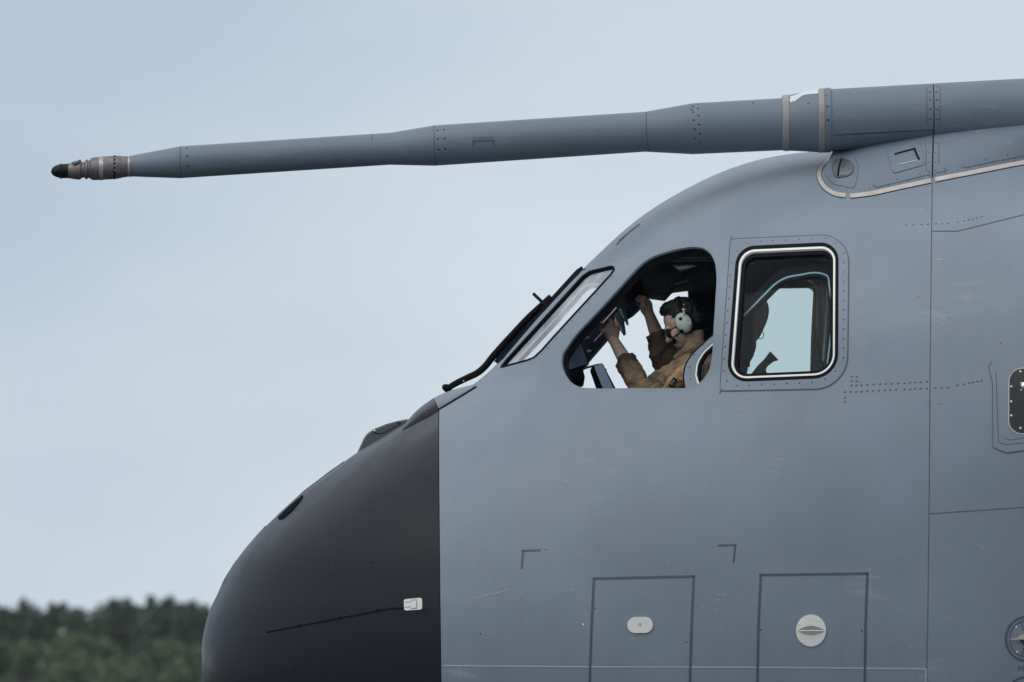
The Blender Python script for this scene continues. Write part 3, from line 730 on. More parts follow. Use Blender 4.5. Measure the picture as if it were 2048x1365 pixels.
# wind-blown chips and scratches in the paint
sg_ = np.random.RandomState(5); sc_paths = []
for (zx, zy) in [(390,268),(380,345),(305,320),(350,328),(750,150),(980,185),(310,165),(120,22),(630,40),(820,165),(870,230),(1520,238),(780,365),(660,365),(590,440),(470,523),(500,705),(750,770),(560,605),(620,600),(1830,545),(1370,435),(205,75),(395,120),(1010,570),(1005,668),(690,455),(915,415),(1300,730)]:
    cx, cy = 860+zx/3.2, 1050+zy/3.2; l = 1.2+3.2*sg_.rand()**2; sc_paths.append([(cx-l, cy+l*.28), (cx, cy-0.2), (cx+l, cy-l*.30)])
ribbons('paint_chips', sc_paths, 1.3, 0.0010, M_scuff, fus, step=2, kind='stuff')
ribbons('paint_scratch', [zp([(300,468),(345,452),(420,438),(470,428),(502,412)], 860, 1050, 3.2)], 1.5, 0.0010, M_scuff, fus, step=4)

# ================================================================== REFUELLING PROBE
YP = -0.72
PB = tag(empty('refuelling_probe', tuple(at(1660, 241, YP)[0]), AC), None)
PROF = [(360,293,357),(780,266,330),(870,251,332),(1290,224,304),(1385,207,309),(1562,196.5,301),(1664,178.5,303),(2048,157.3,282.5),(2400,137,263)]
def prof_fn(prof):
    a = np.array(prof, float); t = at(a[:, 0], a[:, 1], YP); b = at(a[:, 0], a[:, 2], YP)
    x = t[:, 0]; c = (t[:, 2]+b[:, 2])/2; r = (t[:, 2]-b[:, 2])/2
    return lambda q: (np.interp(q, x, c), np.interp(q, x, r))
fullprof = [(263, 311, 354)]+PROF
pf = prof_fn(fullprof)
def HP(x, z):
    c, r = pf(np.asarray(x, float)); return np.sqrt(np.clip(r*r-(np.asarray(z)-c)**2, 0, None))
probe_s = make_surf(HP, -0.35, YP)
def tube_profile(name, prof, mat, parent, seg=48, sub=6, cap=True):
    fn = prof_fn(prof); xs = []
    for (a, b) in zip(prof[:-1], prof[1:]):
        xs += list(np.linspace(a[0], b[0], sub, endpoint=False))
    xs.append(prof[-1][0]); X = at(np.array(xs), np.full(len(xs), 300.), YP)[:, 0]; c, r = fn(X); V = []; F = []
    for i in range(len(X)):
        for k in range(seg):
            w = 2*math.pi*k/seg; V.append((X[i], YP-math.sin(w)*r[i], c[i]+math.cos(w)*r[i]))
    for i in range(len(X)-1):
        for k in range(seg): F.append((i*seg+k, i*seg+(k+1) % seg, (i+1)*seg+(k+1) % seg, (i+1)*seg+k))
    if cap: F += [tuple(range(seg)), tuple(reversed(range((len(X)-1)*seg, len(X)*seg)))]
    o = mesh(name, V, F, mat, parent); recalc(o); o.data.set_sharp_from_angle(angle=math.radians(25)); return o
tube_profile('probe_tube', [(263,311.5,353.5),(360,293,357),(780,266,330),(870,251,332),(1290,224,304),(1385,207,309),(1566,196.5,301)], M_probe, PB, sub=4)
tube_profile('probe_collar', [(1566,196,301),(1580,190,302),(1640,179.5,305),(1651,179,305)], M_probe, PB)
tube_profile('beige_band', [(1564,193,300.6),(1566,190.5,302),(1576,189.8,303),(1577.5,190.8,303)], M_band, PB)
tube_profile('beige_band', [(1636.5,178.6,305.2),(1638,177.6,306),(1647,176.8,305.8),(1648.5,177.6,305)], M_band, PB)
tube_profile('clamp_ring', [(1649,177.4,305),(1650,176.4,306),(1660,175.8,305.4),(1662,177,304)], M_probe, PB)
main = tube_profile('main_tube', [(1660,178.7,303.5),(1865,167.3,292)], M_probe, PB)
tube_profile('joint_gap', [(1864,168.6,290.5),(1868,168.3,290.3)], M_gap, PB)
tube_profile('main_tube', [(1867,167.2,292),(2048,157.3,282.5),(2400,137,263)], M_probe, PB)
# nozzle
NZ = tube_profile('probe_nozzle', [(136,328,356.6),(139,326.8,357.4),(150,323.5,359),(160.5,320.6,360),(163,323,357),(165,325,356),(169,324.6,355.8),(171,319.8,358.8),(175,319.2,358.8),(176.5,322,356.5),(179,321,356.5),
    (182,316.5,359.5),(187,315,361),(199,314,360.4),(207,313.4,360),(226,312,359),(236,311.6,358),(246,312.6,355.5),(255,313,354.4),(256.5,314.5,353),(258,314.5,353),(259,312.5,354),(264,311.6,354)], M_nozzle, PB, sub=3)
tube_profile('nozzle_tip', [(102,342.6,344.2),(103.2,338.6,348),(106,335,351.2),(111,331.8,354),(117,329.6,356),(120,329,356.6),(120.6,327.2,358.4),(122.4,327,358.4),(123,328.6,357),(130,328.2,357),(137,327.6,356.8)], M_tip, NZ, sub=4)
tube_profile('nozzle_band', [(199,313.2,361),(207,312.6,360.6)], M_nzband, NZ)
tube_profile('nozzle_ring', [(228,311.2,359.2),(231,311,359)], M_gap, NZ)
tube_profile('nozzle_ring', [(256,313.3,354),(261,312.6,354.4)], M_nzband, NZ)
domes('screw', [(229.5, y) for y in (316, 323.5, 331.8, 340.5)], 0.0030, 0.003, M_bright, NZ, probe_s if False else make_surf(lambda x, z: np.sqrt(np.clip((pf(np.full_like(np.asarray(x, float), float(at(263, 300, YP)[0][0])))[1]*1.125)**2-(np.asarray(z)-float(at(229, 335, YP)[0][2]))**2, 0, None)), -0.2, YP))
def wedge(name, poly, y0, y1, mat, parent): m = MB(); m.prism(poly, YP+y0, YP+y1); return m.build(name, mat, parent, smooth=False)
wedge('release_lever', [(145, 327.5), (148, 328.3), (158, 323.5), (157, 321.5)], -0.048, -0.032, M_nzband, NZ)
wedge('latch', [(143, 325), (161, 319.5), (162, 323), (144, 327.5)], -0.036, 0.02, M_nozzle, NZ)
# probe fasteners, joints, marking
ps = [(374,297),(374.5,312.5),(375.5,333), (875,261),(888,260),(876,278.5),(889,277.5),(877.5,299.5),(890.5,298.5)]
ps += zp([(77,217),(105,204),(70,238),(107,230),(79,252),(110,272),(83,300),(114,326),(87,355),(118,380),(89,409),(122,432),(434,196),(764,200)], 1360, 140, 2.977)
domes('screw', ps, 0.0052, 0.0015, M_gap, PB, probe_s)
domes('screw', [(750,275),(765,278),(779,277),(1291,240),(1292,268),(735,271)], 0.0028, 0.001, M_groove, PB, probe_s)
for j_ in ([(361,294),(360,325),(362,356)], [(868,252),(868.5,290),(871,331)], [(1293,225),(1293,262),(1297,303)], [(743.5,270),(743.5,282)]): ribbons('tube_joint', [j_], 1.4, 0.001, M_groove, PB, probe_s, step=3)
text_on('painted_lettering', 'LIFTING AREA', 945.5, 280, 41.5, 5.2, -0.035, M_line, PB, probe_s, 0.0012)
lines('bracket_mark', [[(945, 283.2), (989, 281.6)], [(947, 282.5), (947, 293)], [(986.8, 281), (987.4, 291.5)]], 2.6, 0.0011, M_line, PB, probe_s, step=3)
collar_fn = prof_fn([(1580,190,302),(1640,179.5,305)])
def HC(x, z):
    c, r = collar_fn(np.asarray(x, float)); return np.sqrt(np.clip(r*r-(np.asarray(z)-c)**2, 0, None))
collar_s = make_surf(HC, -0.35, YP)
patch('bare_primer_patch', zp([(655,160),(690,150),(740,133),(790,122),(823,117),(824,142),(790,144),(752,148),(722,157),(700,166),(690,176),(684,190),(668,187),(660,196),(650,180),(658,172)], 1360, 140, 2.977), 0.0012, M_primer, PB, collar_s, n=70)
domes('screw', zp([(764, 200)], 1360, 140, 2.977), 0.004, 0.001, M_gap, PB, collar_s)
main_fn = prof_fn([(1660,178.7,303.5),(2048,157.3,282.5),(2400,137,263)])
def HM(x, z):
    c, r = main_fn(np.asarray(x, float)); return np.sqrt(np.clip(r*r-(np.asarray(z)-c)**2, 0, None))
main_s = make_surf(HM, -0.35, YP)
domes('screw', zp([(872,155),(878,219),(882,298)], 1360, 140, 2.977), 0.005, 0.002, M_gap, PB, make_surf(lambda x, z: np.where(HM(x, z) > 0, HM(x, z)+0.008, 0), -0.35, YP))
mj = zp([(1487,99),(1487,133),(1488,179),(1489,231),(1489,290),(1527,98),(1527,132),(1528,179),(1530,233),(1531,290)], 1360, 140, 2.977)
domes('bolt_ring', mj, 0.0095, 0.0025, M_rivet, PB, main_s)
domes('screw', mj, 0.0045, 0.0040, M_screw, PB, main_s)
ribbons('joint_strap_edge', [[(1853.5,169),(1853.5,255)], [(1880,167),(1880.5,255)]], 1.3, 0.0008, M_groove, PB, main_s)
ribbons('lap_strip', [[(1674,262),(1866,253)]], 11, 0.004, M_probe, PB, main_s, thick=0.004)
ribbons('lap_gap', [[(1664,271.5),(1866,259.5)]], 1.5, 0.001, M_groove, PB, main_s)
domes('rivet', [(1680+i*13.6, 266-i*0.62) for i in range(10)], 0.0035, 0.001, M_rivet, PB, main_s, off=0.004)

# ------------------------------------------------------------------ fairing that carries the probe
FA = tag(empty('probe_fairing', tuple(at(1800, 330, -0.5)[0]), AC))
seal_px = [(1664,321),(1655,326),(1645,338)]
base_px = [(1641.5,350),(1648,368),(1664,382),(1697,389),(1732,386),(1800,372),(1866,358),(1960,339.5),(2048,322.5),(2260,300)]
top_px = [(1666,303.4),(1671,303.5),(1682,303.2),(1704,300),(1736,293.5),(1803,282),(1868,270.5),(1960,259),(2048,250),(2260,229)]
assert len(base_px) == len(top_px), (len(base_px), len(top_px))
NB = 130
bp_ = smooth_path(base_px, NB)
# matching parameter for the top
sb_ = np.r_[0, np.cumsum(np.linalg.norm(np.diff(np.array(base_px, float), axis=0), axis=1))]; tt = np.linspace(0, sb_[-1], NB)
tp_ = np.stack([np.interp(tt, sb_, np.array(top_px)[:, 0]), np.interp(tt, sb_, np.array(top_px)[:, 1])], -1)
Bw = from_skin(bp_[:, 0], bp_[:, 1], -0.003); Tw = main_s(tp_[:, 0], tp_[:, 1], -0.004)[0]
V = []; F = []; NC = 14
for k in range(NC+1):
    s_ = k/NC
    C_ = Bw*0.38+Tw*0.62; C_[:, 1] = Bw[:, 1]*0.66+Tw[:, 1]*0.34; C_[:, 2] = Bw[:, 2]*0.42+Tw[:, 2]*0.58
    V.append(Bw*(1-s_)**2+C_*2*s_*(1-s_)+Tw*s_**2)
V = np.vstack(V)
for k in range(NC):
    for i in range(NB-1): F.append((k*NB+i, k*NB+i+1, (k+1)*NB+i+1, (k+1)*NB+i))
b = len(V); Vf = np.vstack([V, V*np.array([1, -1, 1])+np.array([0, 2*YP, 0])]); Ff = F+[tuple(reversed([q+b for q in f])) for f in F]
fa = mesh('fairing_skin', Vf, Ff, M_probe, FA); recalc(fa)
bvh = BVHTree.FromPolygons([Vector(q) for q in Vf], Ff)
def fairing_s(px, py, off=0.0):
    px = np.atleast_1d(np.asarray(px, float)); py = np.atleast_1d(np.asarray(py, float)); d = rays(px, py); po = []; no = []
    for i in range(len(px)):
        loc, nr, idx, dist = bvh.ray_cast(Vector(CAM), Vector(d[i]).normalized())
        if loc is None:
            a, n_ = skin([px[i]], [py[i]]); loc = Vector(a[0]); nr = Vector(n_[0])
        if nr.y > 0: nr = -nr
        po.append(loc+nr*off); no.append(nr)
    return np.array(po), np.array(no)
bs = smooth_path(seal_px+base_px, 160)
def split(p, x0, x1, y0=0): return p[(p[:, 0] >= x0) & (p[:, 0] <= x1) & (p[:, 1] > y0)]
front = bs[:int(np.argmin(np.abs(bs[:, 0]-1697)+np.where(bs[:, 1] > 380, 0, 999)))]
mid_ = bs[(bs[:, 0] > 1700) & (bs[:, 1] > 300) & (bs[:, 0] < 1864)]; back = bs[bs[:, 0] > 1867]
for seg_ in (front, mid_, back):
    d_ = inset(np.vstack([seg_, [(2300, 100), (1600, 100)]]), -3.6)[:len(seg_)]
    d_[0] = seg_[0]+(d_[1]-seg_[1]); d_[-1] = seg_[-1]+(d_[-2]-seg_[-2])
    ribbons('beige_seal', [d_], 8.2, 0.004, M_beige, FA, step=5, thick=0.008)
    ribbons('seal_edge', [d_+(d_-seg_)*1.28], 1.3, 0.0015, M_gap, FA, step=5)
fz = lambda l: zp(l, 1600, 220, 4.571)
ribbons('lamp_plate_edge', [fz([(228,590),(300,680),(480,718),(505,700),(530,580),(530,500),(500,440)])], 1.3, 0.0015, M_groove, FA, fairing_s)
# landing lamp set in the fairing's nose
LA = patch('landing_lamp', zp([(300,545),(312,470),(345,455),(400,452),(450,470),(490,520),(480,580),(430,610),(350,622),(315,605)], 1600, 220, 4.571), 0.006, M_dish, FA, fairing_s, n=40, thick=0.01)
ribbons('lamp_rim', [(zp([(300,545),(312,470),(345,455),(400,452),(450,470),(490,520),(480,580),(430,610),(350,622),(315,605)], 1600, 220, 4.571), True)], 2.0, 0.007, M_groove, LA, fairing_s)
ribbons('lamp_shutter_gap', [zp([(383,458),(365,520),(350,615)], 1600, 220, 4.571)], 3.2, 0.0085, M_gap, LA, fairing_s)
patch('lens_facet', zp([(375,575),(410,560),(425,600),(365,612)], 1600, 220, 4.571), 0.0082, M_silver, LA, fairing_s, n=24)
# access panel with a recessed scoop
AP = patch('access_panel', zp([(795,375),(1060,290),(1095,300),(1140,490),(1125,508),(870,580),(845,570)], 1600, 220, 4.571), 0.0035, M_probe, FA, fairing_s, n=60, thick=0.005)
ribbons('panel_gap', [(fz([(795,375),(1060,290),(1095,300),(1140,490),(1125,508),(870,580),(845,570)]), True)], 1.2, 0.002, M_groove, AP, fairing_s)
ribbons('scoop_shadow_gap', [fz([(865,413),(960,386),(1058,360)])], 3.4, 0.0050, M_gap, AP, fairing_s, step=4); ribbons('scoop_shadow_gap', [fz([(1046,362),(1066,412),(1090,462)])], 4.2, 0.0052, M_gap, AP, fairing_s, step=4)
ribbons('scoop_lip', [fz([(905,508),(1080,466)])], 1.6, 0.006, M_pale, AP, fairing_s, thick=0.004)
domes('screw', fz([(820,385),(915,355),(1020,330),(1070,312),(842,470),(865,560),(968,525),(1075,500),(1120,485)]), 0.003, 0.0012, M_gap, AP, fairing_s, off=0.0035)
ribbons('joint_gap', [[(1866.5,272),(1864.5,356)]], 2.4, 0.002, M_gap, FA, fairing_s)
ribbons('panel_gap', [fz([(1150,300),(1155,560)]), fz([(1268,300),(1272,500)]), fz([(660,690),(690,707),(720,705),(1195,590)]), fz([(1225,585),(1330,562),(1345,545)]), fz([(1470,510),(1490,528),(1520,526),(2048,420)])], 1.2, 0.002, M_groove, FA, fairing_s)
domes('bolt_ring', fz([(1180,302),(1243,302),(1180,393),(1241,393),(1176,480),(1238,482),(1176,568),(1236,555),(1095,588),(890,632),(690,680),(1495,495),(1697,453),(1895,412),(1320,540)]), 0.0075, 0.002, M_rivet, FA, fairing_s)
domes('screw', fz([(1180,302),(1243,302),(1180,393),(1241,393),(1176,480),(1238,482),(1176,568),(1236,555),(1095,588),(890,632),(690,680),(1495,495),(1697,453),(1895,412),(1320,540)]), 0.0036, 0.0032, M_screw, FA, fairing_s)
domes('screw', fz([(352,718),(427,730),(540,732),(634,722),(712,714),(808,697),(910,672),(985,655),(1083,632),(1180,605),(1228,600),(1332,577),(1440,552),(1545,528),(1650,507),(1757,485),(1860,463),(1965,443),(235,565),(318,660),(487,697)]), 0.0034, 0.0012, M_gap, FA, fairing_s)

# ================================================================== RADOME DETAILS
PL = patch('diverter_plate', rounded([(808.5, 1199.5), (844.5, 1196), (845, 1219.5), (809.5, 1222)], [4]*4, 5), 0.005, M_plate_w, rad, thick=0.007)
rz_ = lambda l: zp(l, 380, 1080, 3.938)
ribbons('plate_groove', [rz_([(1697,494),(1748,490)]), rz_([(1697,533),(1748,529)]), rz_([(1742,478),(1790,474),(1792,540),(1742,545)])], 1.1, 0.0058, M_groove, PL)
ribbons('plate_lug', [rz_([(1778,490),(1780,535)])], 3.5, 0.0075, M_plate_w, PL, thick=0.003)
ribbons('diverter_strip', [rz_([(605,730),(640,722),(1580,541),(1640,541),(1690,534)])], 2.2, 0.004, M_black, rad, thick=0.005)
domes('strip_clip', rz_([(620,724),(860,678),(1188,611),(1472,557)]), 0.010, 0.006, M_black, rad)
domes('screw', rz_([(1661,442),(1722,435),(1786,431),(1849,424),(1662,512),(1728,588),(1788,580),(1664,592),(1727,72),(1847,570),(1858,565)]), 0.0042, 0.0015, M_black, rad)
domes('chip', rz_([(755,770),(1128,285),(1300,268),(935,508),(912,165),(1090,190),(1435,180)]), 0.007, 0.001, M_black, rad)
domes('pale_chip', rz_([(1477,72),(1583,130)]), 0.0025, 0.001, M_groove, rad)
# lightning strips along the crest
m = MB()
crest = [(437, 1193), (452, 1160), (470, 1131), (490, 1104), (512, 1078), (534, 1054)]
m.tube([P(x-1.5, y-1.0, -0.03) for x, y in crest], 0.006, 6)
m.build('crest_diverter_strip', M_black, rad)
m = MB(); m.tube([P(x-0.8, y-1.0, -0.03) for x, y in [(556, 1033), (610, 984), (660, 946), (690, 925)]], 0.005, 6); m.build('crest_diverter_strip', M_black, rad)
patch('crest_pad', [(557, 1036), (582, 1012), (607, 991), (604, 999), (585, 1022), (566, 1038), (558, 1040)], 0.006, M_gap, rad, n=40, thick=0.004)
# blade antenna behind the crest
def blade(name, poly, yc, w, mat, parent):
    p = resample(np.array(poly, float), 60); V = []; n = len(p)
    for dy, ins in ((-w/2, 6), (-w/2*.8, 2), (0, 0), (w/2*.8, 2), (w/2, 6)):
        q = inset(p, ins*0.5); V.append(at(q[:, 0], q[:, 1], yc)+np.array([0, dy, 0]))
    V = np.vstack(V); F = [(k*n+i, k*n+(i+1) % n, (k+1)*n+(i+1) % n, (k+1)*n+i) for k in range(4) for i in range(n)]+[tuple(range(n)), tuple(reversed(range(4*n, 5*n)))]
    o = mesh(name, V, F, mat, parent); recalc(o); o.data.set_sharp_from_angle(angle=math.radians(30)); return o
az = lambda l: zp(l, 560, 740, 4.0136)
BA = blade('blade_antenna', az([(612,680),(640,620),(672,550),(700,510),(745,480),(830,445),(930,414),(1010,396),(1060,400),(1075,480),(900,620),(700,740)]), 0.0, 0.05, M_fin, AC)
def plane_surf(yc):
    def f(px, py, off=0.0):
        p = at(px, py, yc); n_ = np.tile([0., -1., 0.], (len(p), 1)); return p+n_*off, n_
    return f
bsf = plane_surf(-0.026)
pl = az([(745,488),(760,476),(850,440),(950,414),(966,420),(964,438),(920,460),(830,508),(790,513),(758,508)])
ribbons('antenna_cover_edge', [(resample(np.array(pl), 60), True)], 1.3, 0.001, M_gap, BA, bsf, step=3)
domes('antenna_bolt', az([(760,492)]), 0.008, 0.003, M_dish, BA, bsf, kind=None); domes('antenna_bolt', az([(949,430)]), 0.0045, 0.002, M_gap, BA, bsf, kind=None)
# hood in front of the windshield, black on the radome and grey behind the seam
def hood(name, base, crest_, mat, ncr=22):
    n = 40; b_ = smooth_path(base, n); c_ = smooth_path(crest_, n); Bn = from_skin(b_[:, 0], b_[:, 1], -0.004); Cn = at(c_[:, 0], c_[:, 1], 0.0)
    V = []; F = []
    for k in range(ncr+1):
        a = math.pi*k/ncr; s_ = math.sin(a)**0.85; cy = math.cos(a)
        q = Bn*(1-s_)+Cn*s_; q[:, 1] = Bn[:, 1]*cy; V.append(q)
    V = np.vstack(V)
    for k in range(ncr):
        for i in range(n-1): F.append((k*n+i, k*n+i+1, (k+1)*n+i+1, (k+1)*n+i))
    o = mesh(name, V, F, mat, AC); recalc(o); return o
h1 = hood('radome_hood', [(803,861),(830,846),(856,832),(876.5,819.5)], [(803,859),(815,843),(835,821),(866,798)], M_radome)
h2 = hood('windshield_hood', [(877.5,818.5),(900,805),(925,790),(950,774.5)], [(866.6,797.5),(885,788.5),(905,781.5),(945,772)], M_plate)
ribbons('hood_gap', [[(877,820),(900,806.5),(925,791.5),(953,774)]], 3.0, 0.003, M_gap, h2)
ribbons('hood_gap', [[(806,861),(830,848),(856,834),(876,822)]], 1.2, 0.0015, M_black, h1)

# ------------------------------------------------------------------ windshield wiper
WP = tag(empty('windshield_wiper', tuple(at(892, 778, -0.12)[0]), AC))
wz = lambda l: zp(l, 860, 480, 3.303)
def rod(name, pts, rad_, mat, parent, ys, seg=8, ry=None):
    if not hasattr(ys, '__len__'): ys = [ys]*len(pts)
    m = MB(); m.tube([P(x, y, yy) for (x, y), yy in zip(pts, ys)], rad_, seg, ry=ry); return m.build(name, mat, parent)
sp = lambda pts, n: [tuple(q) for q in smooth_path(pts, n)]
arm_ = sp(wz([(100,995),(160,955),(240,915),(320,875),(370,830),(405,785),(470,710),(560,612),(650,515),(730,440),(800,375)]), 40)
rod('wiper_arm', arm_, [0.016+0.003*math.sin(3.1*i/39) for i in range(40)], M_wiper, WP, -0.10, 10)
m = MB(); m.ball(P(893.5, 776.5, -0.10), (0.026, 0.022, 0.020), Matrix.Rotation(math.radians(25), 3, 'Y')); m.tube([P(893, 777, -0.10), P(905, 795, -0.08)], 0.018, 10); m.build('wiper_hub', M_wiper, WP)
bl = wz([(640,640),(700,560),(800,430),(900,310),(1000,195)])
rod('wiper_blade', sp(wz([(628,612),(720,500),(830,375),(930,265),(1004,190)]), 24), 0.0105, M_wiper, WP, -0.13, 8)
rod('blade_rubber', sp(wz([(440,812),(520,720),(640,590),(760,460),(880,330),(1024,205)]), 24), 0.010, M_black, WP, -0.12, 6)
rod('blade_link', wz([(640,580),(690,545),(850,430)]), 0.011, M_wiper, WP, -0.14, 6)
rod('blade_carrier', wz([(735,470),(800,385),(815,395),(845,432)]), 0.012, M_wiper, WP, -0.14, 6)
rod('wash_tube', wz([(685,358),(750,420),(800,470),(866,532)]), [0.0085, 0.0085, 0.006, 0.0045], M_wiper, WP, [-0.06, -0.14, -0.17, -0.20], 8)
domes('wiper_bolt', wz([(222, 933)]), 0.004, 0.003, M_bright, WP, plane_surf(-0.118), kind=None)

# ================================================================== COCKPIT INTERIOR (parts of the aircraft)
def solid(name, poly, y0, y1, mat, parent, bev=0.006, ref=None):
    m = MB(); m.prism(poly, y0, y1, ref); o = m.build(name, mat, parent, smooth=False)
    if bev:
        bm = bmesh.new(); bm.from_mesh(o.data); bmesh.ops.bevel(bm, geom=list(bm.edges), offset=bev, segments=2, profile=0.5, affect='EDGES', clamp_overlap=True); bm.to_mesh(o.data); bm.free()
        o.data.polygons.foreach_set('use_smooth', [True]*len(o.data.polygons)); o.data.set_sharp_from_angle(angle=math.radians(30))
    return o
CK = tag(empty('cockpit_interior', tuple(at(1400, 800, 0)[0]), AC))
# rear wall, floor, side consoles keep the daylight out of the hull
def hull_wall(name, px, rows, mat, thick=0.03):
    x = float(at(px, 700, -1.5)[0][0]); z0 = float(at(px, rows[1], 0)[0][2]); z1 = float(at(px, rows[0], 0)[0][2]); zz = np.linspace(z0, z1, 40)
    w = np.maximum(H(np.full(40, x), zz)-0.07, 0.02); ring = [(-a, q) for a, q in zip(w, zz)]+[(a, q) for a, q in zip(w[::-1], zz[::-1])]
    V = [(x, a, q) for a, q in ring]+[(x+thick, a, q) for a, q in ring]; n = len(ring)
    o = mesh(name, V, [tuple(range(n)), tuple(reversed(range(n, 2*n)))]+[(i, (i+1) % n, n+(i+1) % n, n+i) for i in range(n)], mat, CK, smooth=False); recalc(o)
def hull_deck(name, px0, px1, row, mat, thick=0.03, inset_=0.07, maxw=9):
    xs_ = np.linspace(float(at(px0, row, -1)[0][0]), float(at(px1, row, -1)[0][0]), 50); z = float(at(1400, row, 0)[0][2])
    w = np.minimum(np.maximum(H(xs_, np.full(50, z+0.02))-inset_, 0.02), maxw); ring = [(a, -q) for a, q in zip(xs_, w)]+[(a, q) for a, q in zip(xs_[::-1], w[::-1])]; n = len(ring)
    V = [(a, q, z) for a, q in ring]+[(a, q, z-thick) for a, q in ring]
    o = mesh(name, V, [tuple(range(n)), tuple(reversed(range(n, 2*n)))]+[(i, (i+1) % n, n+(i+1) % n, n+i) for i in range(n)], mat, CK, smooth=False); recalc(o)
hull_wall('rear_bulkhead', 1790, (335, 1500), M_interior)
hull_wall('front_bulkhead', 1030, (800, 1010), M_interior)
hull_deck('cockpit_floor', 1035, 1790, 1005, M_interior)
hull_deck('ceiling_lining', 1420, 1790, 420, M_interior)

# overhead panel between the pilots
OP = solid('overhead_panel', [(1290, 520), (1345, 505), (1440, 500), (1520, 500), (1535, 520), (1541, 568), (1528, 590), (1500, 596), (1440, 590), (1375, 583), (1344, 587), (1330, 603), (1300, 599), (1284, 590), (1276, 560)], -0.42, 0.45, M_interior, CK, ref=0.45)
solid('side_ceiling_panel', [(1500, 505), (1640, 505), (1640, 556), (1585, 560), (1571, 574), (1543, 571), (1500, 600)], 0.3, 0.9, M_interior, CK, ref=0.9)
solid('window_header', [(1340, 502), (1436, 500), (1436, 520), (1340, 523)], 0.95, 1.05, M_interior2, CK, 0.003)
solid('side_ceiling_panel', [(1375, 535), (1445, 520), (1445, 705), (1400, 705), (1376, 640)], 0.65, 0.95, M_interior, CK, ref=0.95)
rod('ceiling_rail', [(1338, 516), (1436, 515)], 0.007, M_pale, CK, -0.95, 6)
rod('ceiling_rail', [(1338, 522), (1436, 521)], 0.006, M_interior2, CK, -0.95, 6)
solid('overhead_map_light', [(1343, 530), (1357, 527), (1399, 531), (1360, 543)], -0.72, -0.68, M_silver, CK, 0.003)
rod('ceiling_rail', [(1348, 570), (1376, 561)], 0.006, M_pale, CK, -0.52, 6)
m = MB()
for k in range(14):
    x = 1300+ (k % 7)*17; y = 560+(k//7)*13 - (k % 7)*2
    m.tube([P(x, y, -0.43), P(x+1, y+4, -0.45)], 0.006, 6)
tag(m.build('overhead_switches', M_lining, OP), kind='stuff'); 
# sloping windscreen structure and head-up display gear along the left of the opening
solid('windscreen_pillar', [(1118, 742), (1122, 700), (1150, 662), (1200, 605), (1255, 545), (1286, 520), (1310, 560), (1296, 606), (1266, 634), (1250, 643), (1180, 724), (1160, 748)], 0.15, 0.9, M_interior, CK, ref=0.9)
solid('pillar_trim', [(1120, 706), (1146, 668), (1200, 610), (1258, 548), (1290, 520), (1296, 528), (1262, 566), (1205, 628), (1155, 684), (1132, 716)], -0.86, -0.75, M_interior, CK)
solid('display_housing', [(1150, 690), (1205, 628), (1250, 600), (1258, 622), (1240, 650), (1205, 690), (1180, 716), (1160, 716)], -0.35, 0.1, M_interior, CK, ref=0.1)
hz_ = lambda l: zp(l, 1180, 570, 10.5)
rod('grab_bar', hz_([(215, 800), (380, 600), (550, 420), (565, 400), (555, 380)]), 0.0038, M_silver, CK, -0.50, 6)
rod('grab_bar', hz_([(265, 810), (560, 480)]), 0.0045, M_silver, CK, -0.52, 6)
rod('grab_bar', hz_([(90, 1190), (270, 1000)]), 0.0055, M_silver, CK, -0.46, 6)
solid('display_arm', hz_([(600, 520), (640, 485), (665, 500), (700, 600), (740, 740), (715, 740), (650, 640)]), -0.60, -0.50, M_green, CK, 0.003)
solid('display_arm', hz_([(570, 285), (605, 265), (650, 350), (630, 365)]), -0.60, -0.55, M_silver, CK, 0.002)
solid('display_arm', hz_([(715, 580), (740, 570), (795, 720), (815, 835), (780, 850), (740, 770)]), -0.56, -0.50, M_interior2, CK, 0.003)
solid('display_arm', hz_([(520, 620), (590, 560), (640, 660), (720, 760), (740, 900), (757, 1035), (710, 1065), (660, 960), (560, 760)]), -0.58, -0.50, M_interior, CK, 0.003)
solid('card_edge', hz_([(505, 660), (520, 665), (620, 810), (690, 940), (695, 1030), (680, 1030), (600, 900)]), -0.605, -0.59, M_pinkcard, CK, 0.001)
solid('display_arm', hz_([(935, 385), (965, 375), (1080, 445), (1085, 470), (1060, 470), (945, 410)]), -0.40, -0.36, M_green, CK, 0.002)
solid('display_mount', hz_([(650, 420), (900, 370), (1060, 470), (900, 660), (790, 710), (720, 560)]), -0.30, -0.1, M_interior, CK, ref=-0.1)
# instrument panel side, lower left
iz = lambda l: zp(l, 1110, 660, 10.5)
solid('instrument_panel', iz([(150, 690), (290, 480), (480, 300), (540, 290), (600, 420), (690, 700), (650, 730), (160, 890)]), -0.78, -0.1, M_interior2, CK, 0.004)
solid('panel_top_cover', iz([(490, 260), (570, 170), (710, 130), (725, 165), (600, 220), (520, 265)]), -0.72, -0.3, M_silver, CK, 0.003)
solid('panel_knob_block', iz([(640, 420), (740, 405), (780, 450), (700, 490), (660, 490)]), -0.60, -0.5, M_silver, CK, 0.004)
solid('panel_bracket', iz([(540, 250), (740, 180), (760, 230), (700, 480), (720, 690), (690, 700), (600, 400)]), -0.55, -0.2, M_interior, CK)
solid('lower_panel', iz([(100, 900), (160, 890), (590, 780), (600, 880), (635, 1010), (430, 1110), (425, 1300), (100, 1300)]), -0.78, 0.3, M_black, CK)
rod('panel_stay', iz([(500, 850), (720, 790), (830, 755)]), 0.0042, M_silver, CK, -0.74, 6)
rod('panel_stay', iz([(620, 790), (840, 740)]), 0.003, M_pinkcard, CK, -0.76, 6)
TB = solid('tablet_display', iz([(735, 860), (760, 800), (815, 730), (990, 700), (1020, 740), (1310, 1300), (1040, 1330), (900, 1330)]), -0.84, -0.80, M_gap, CK, 0.003)
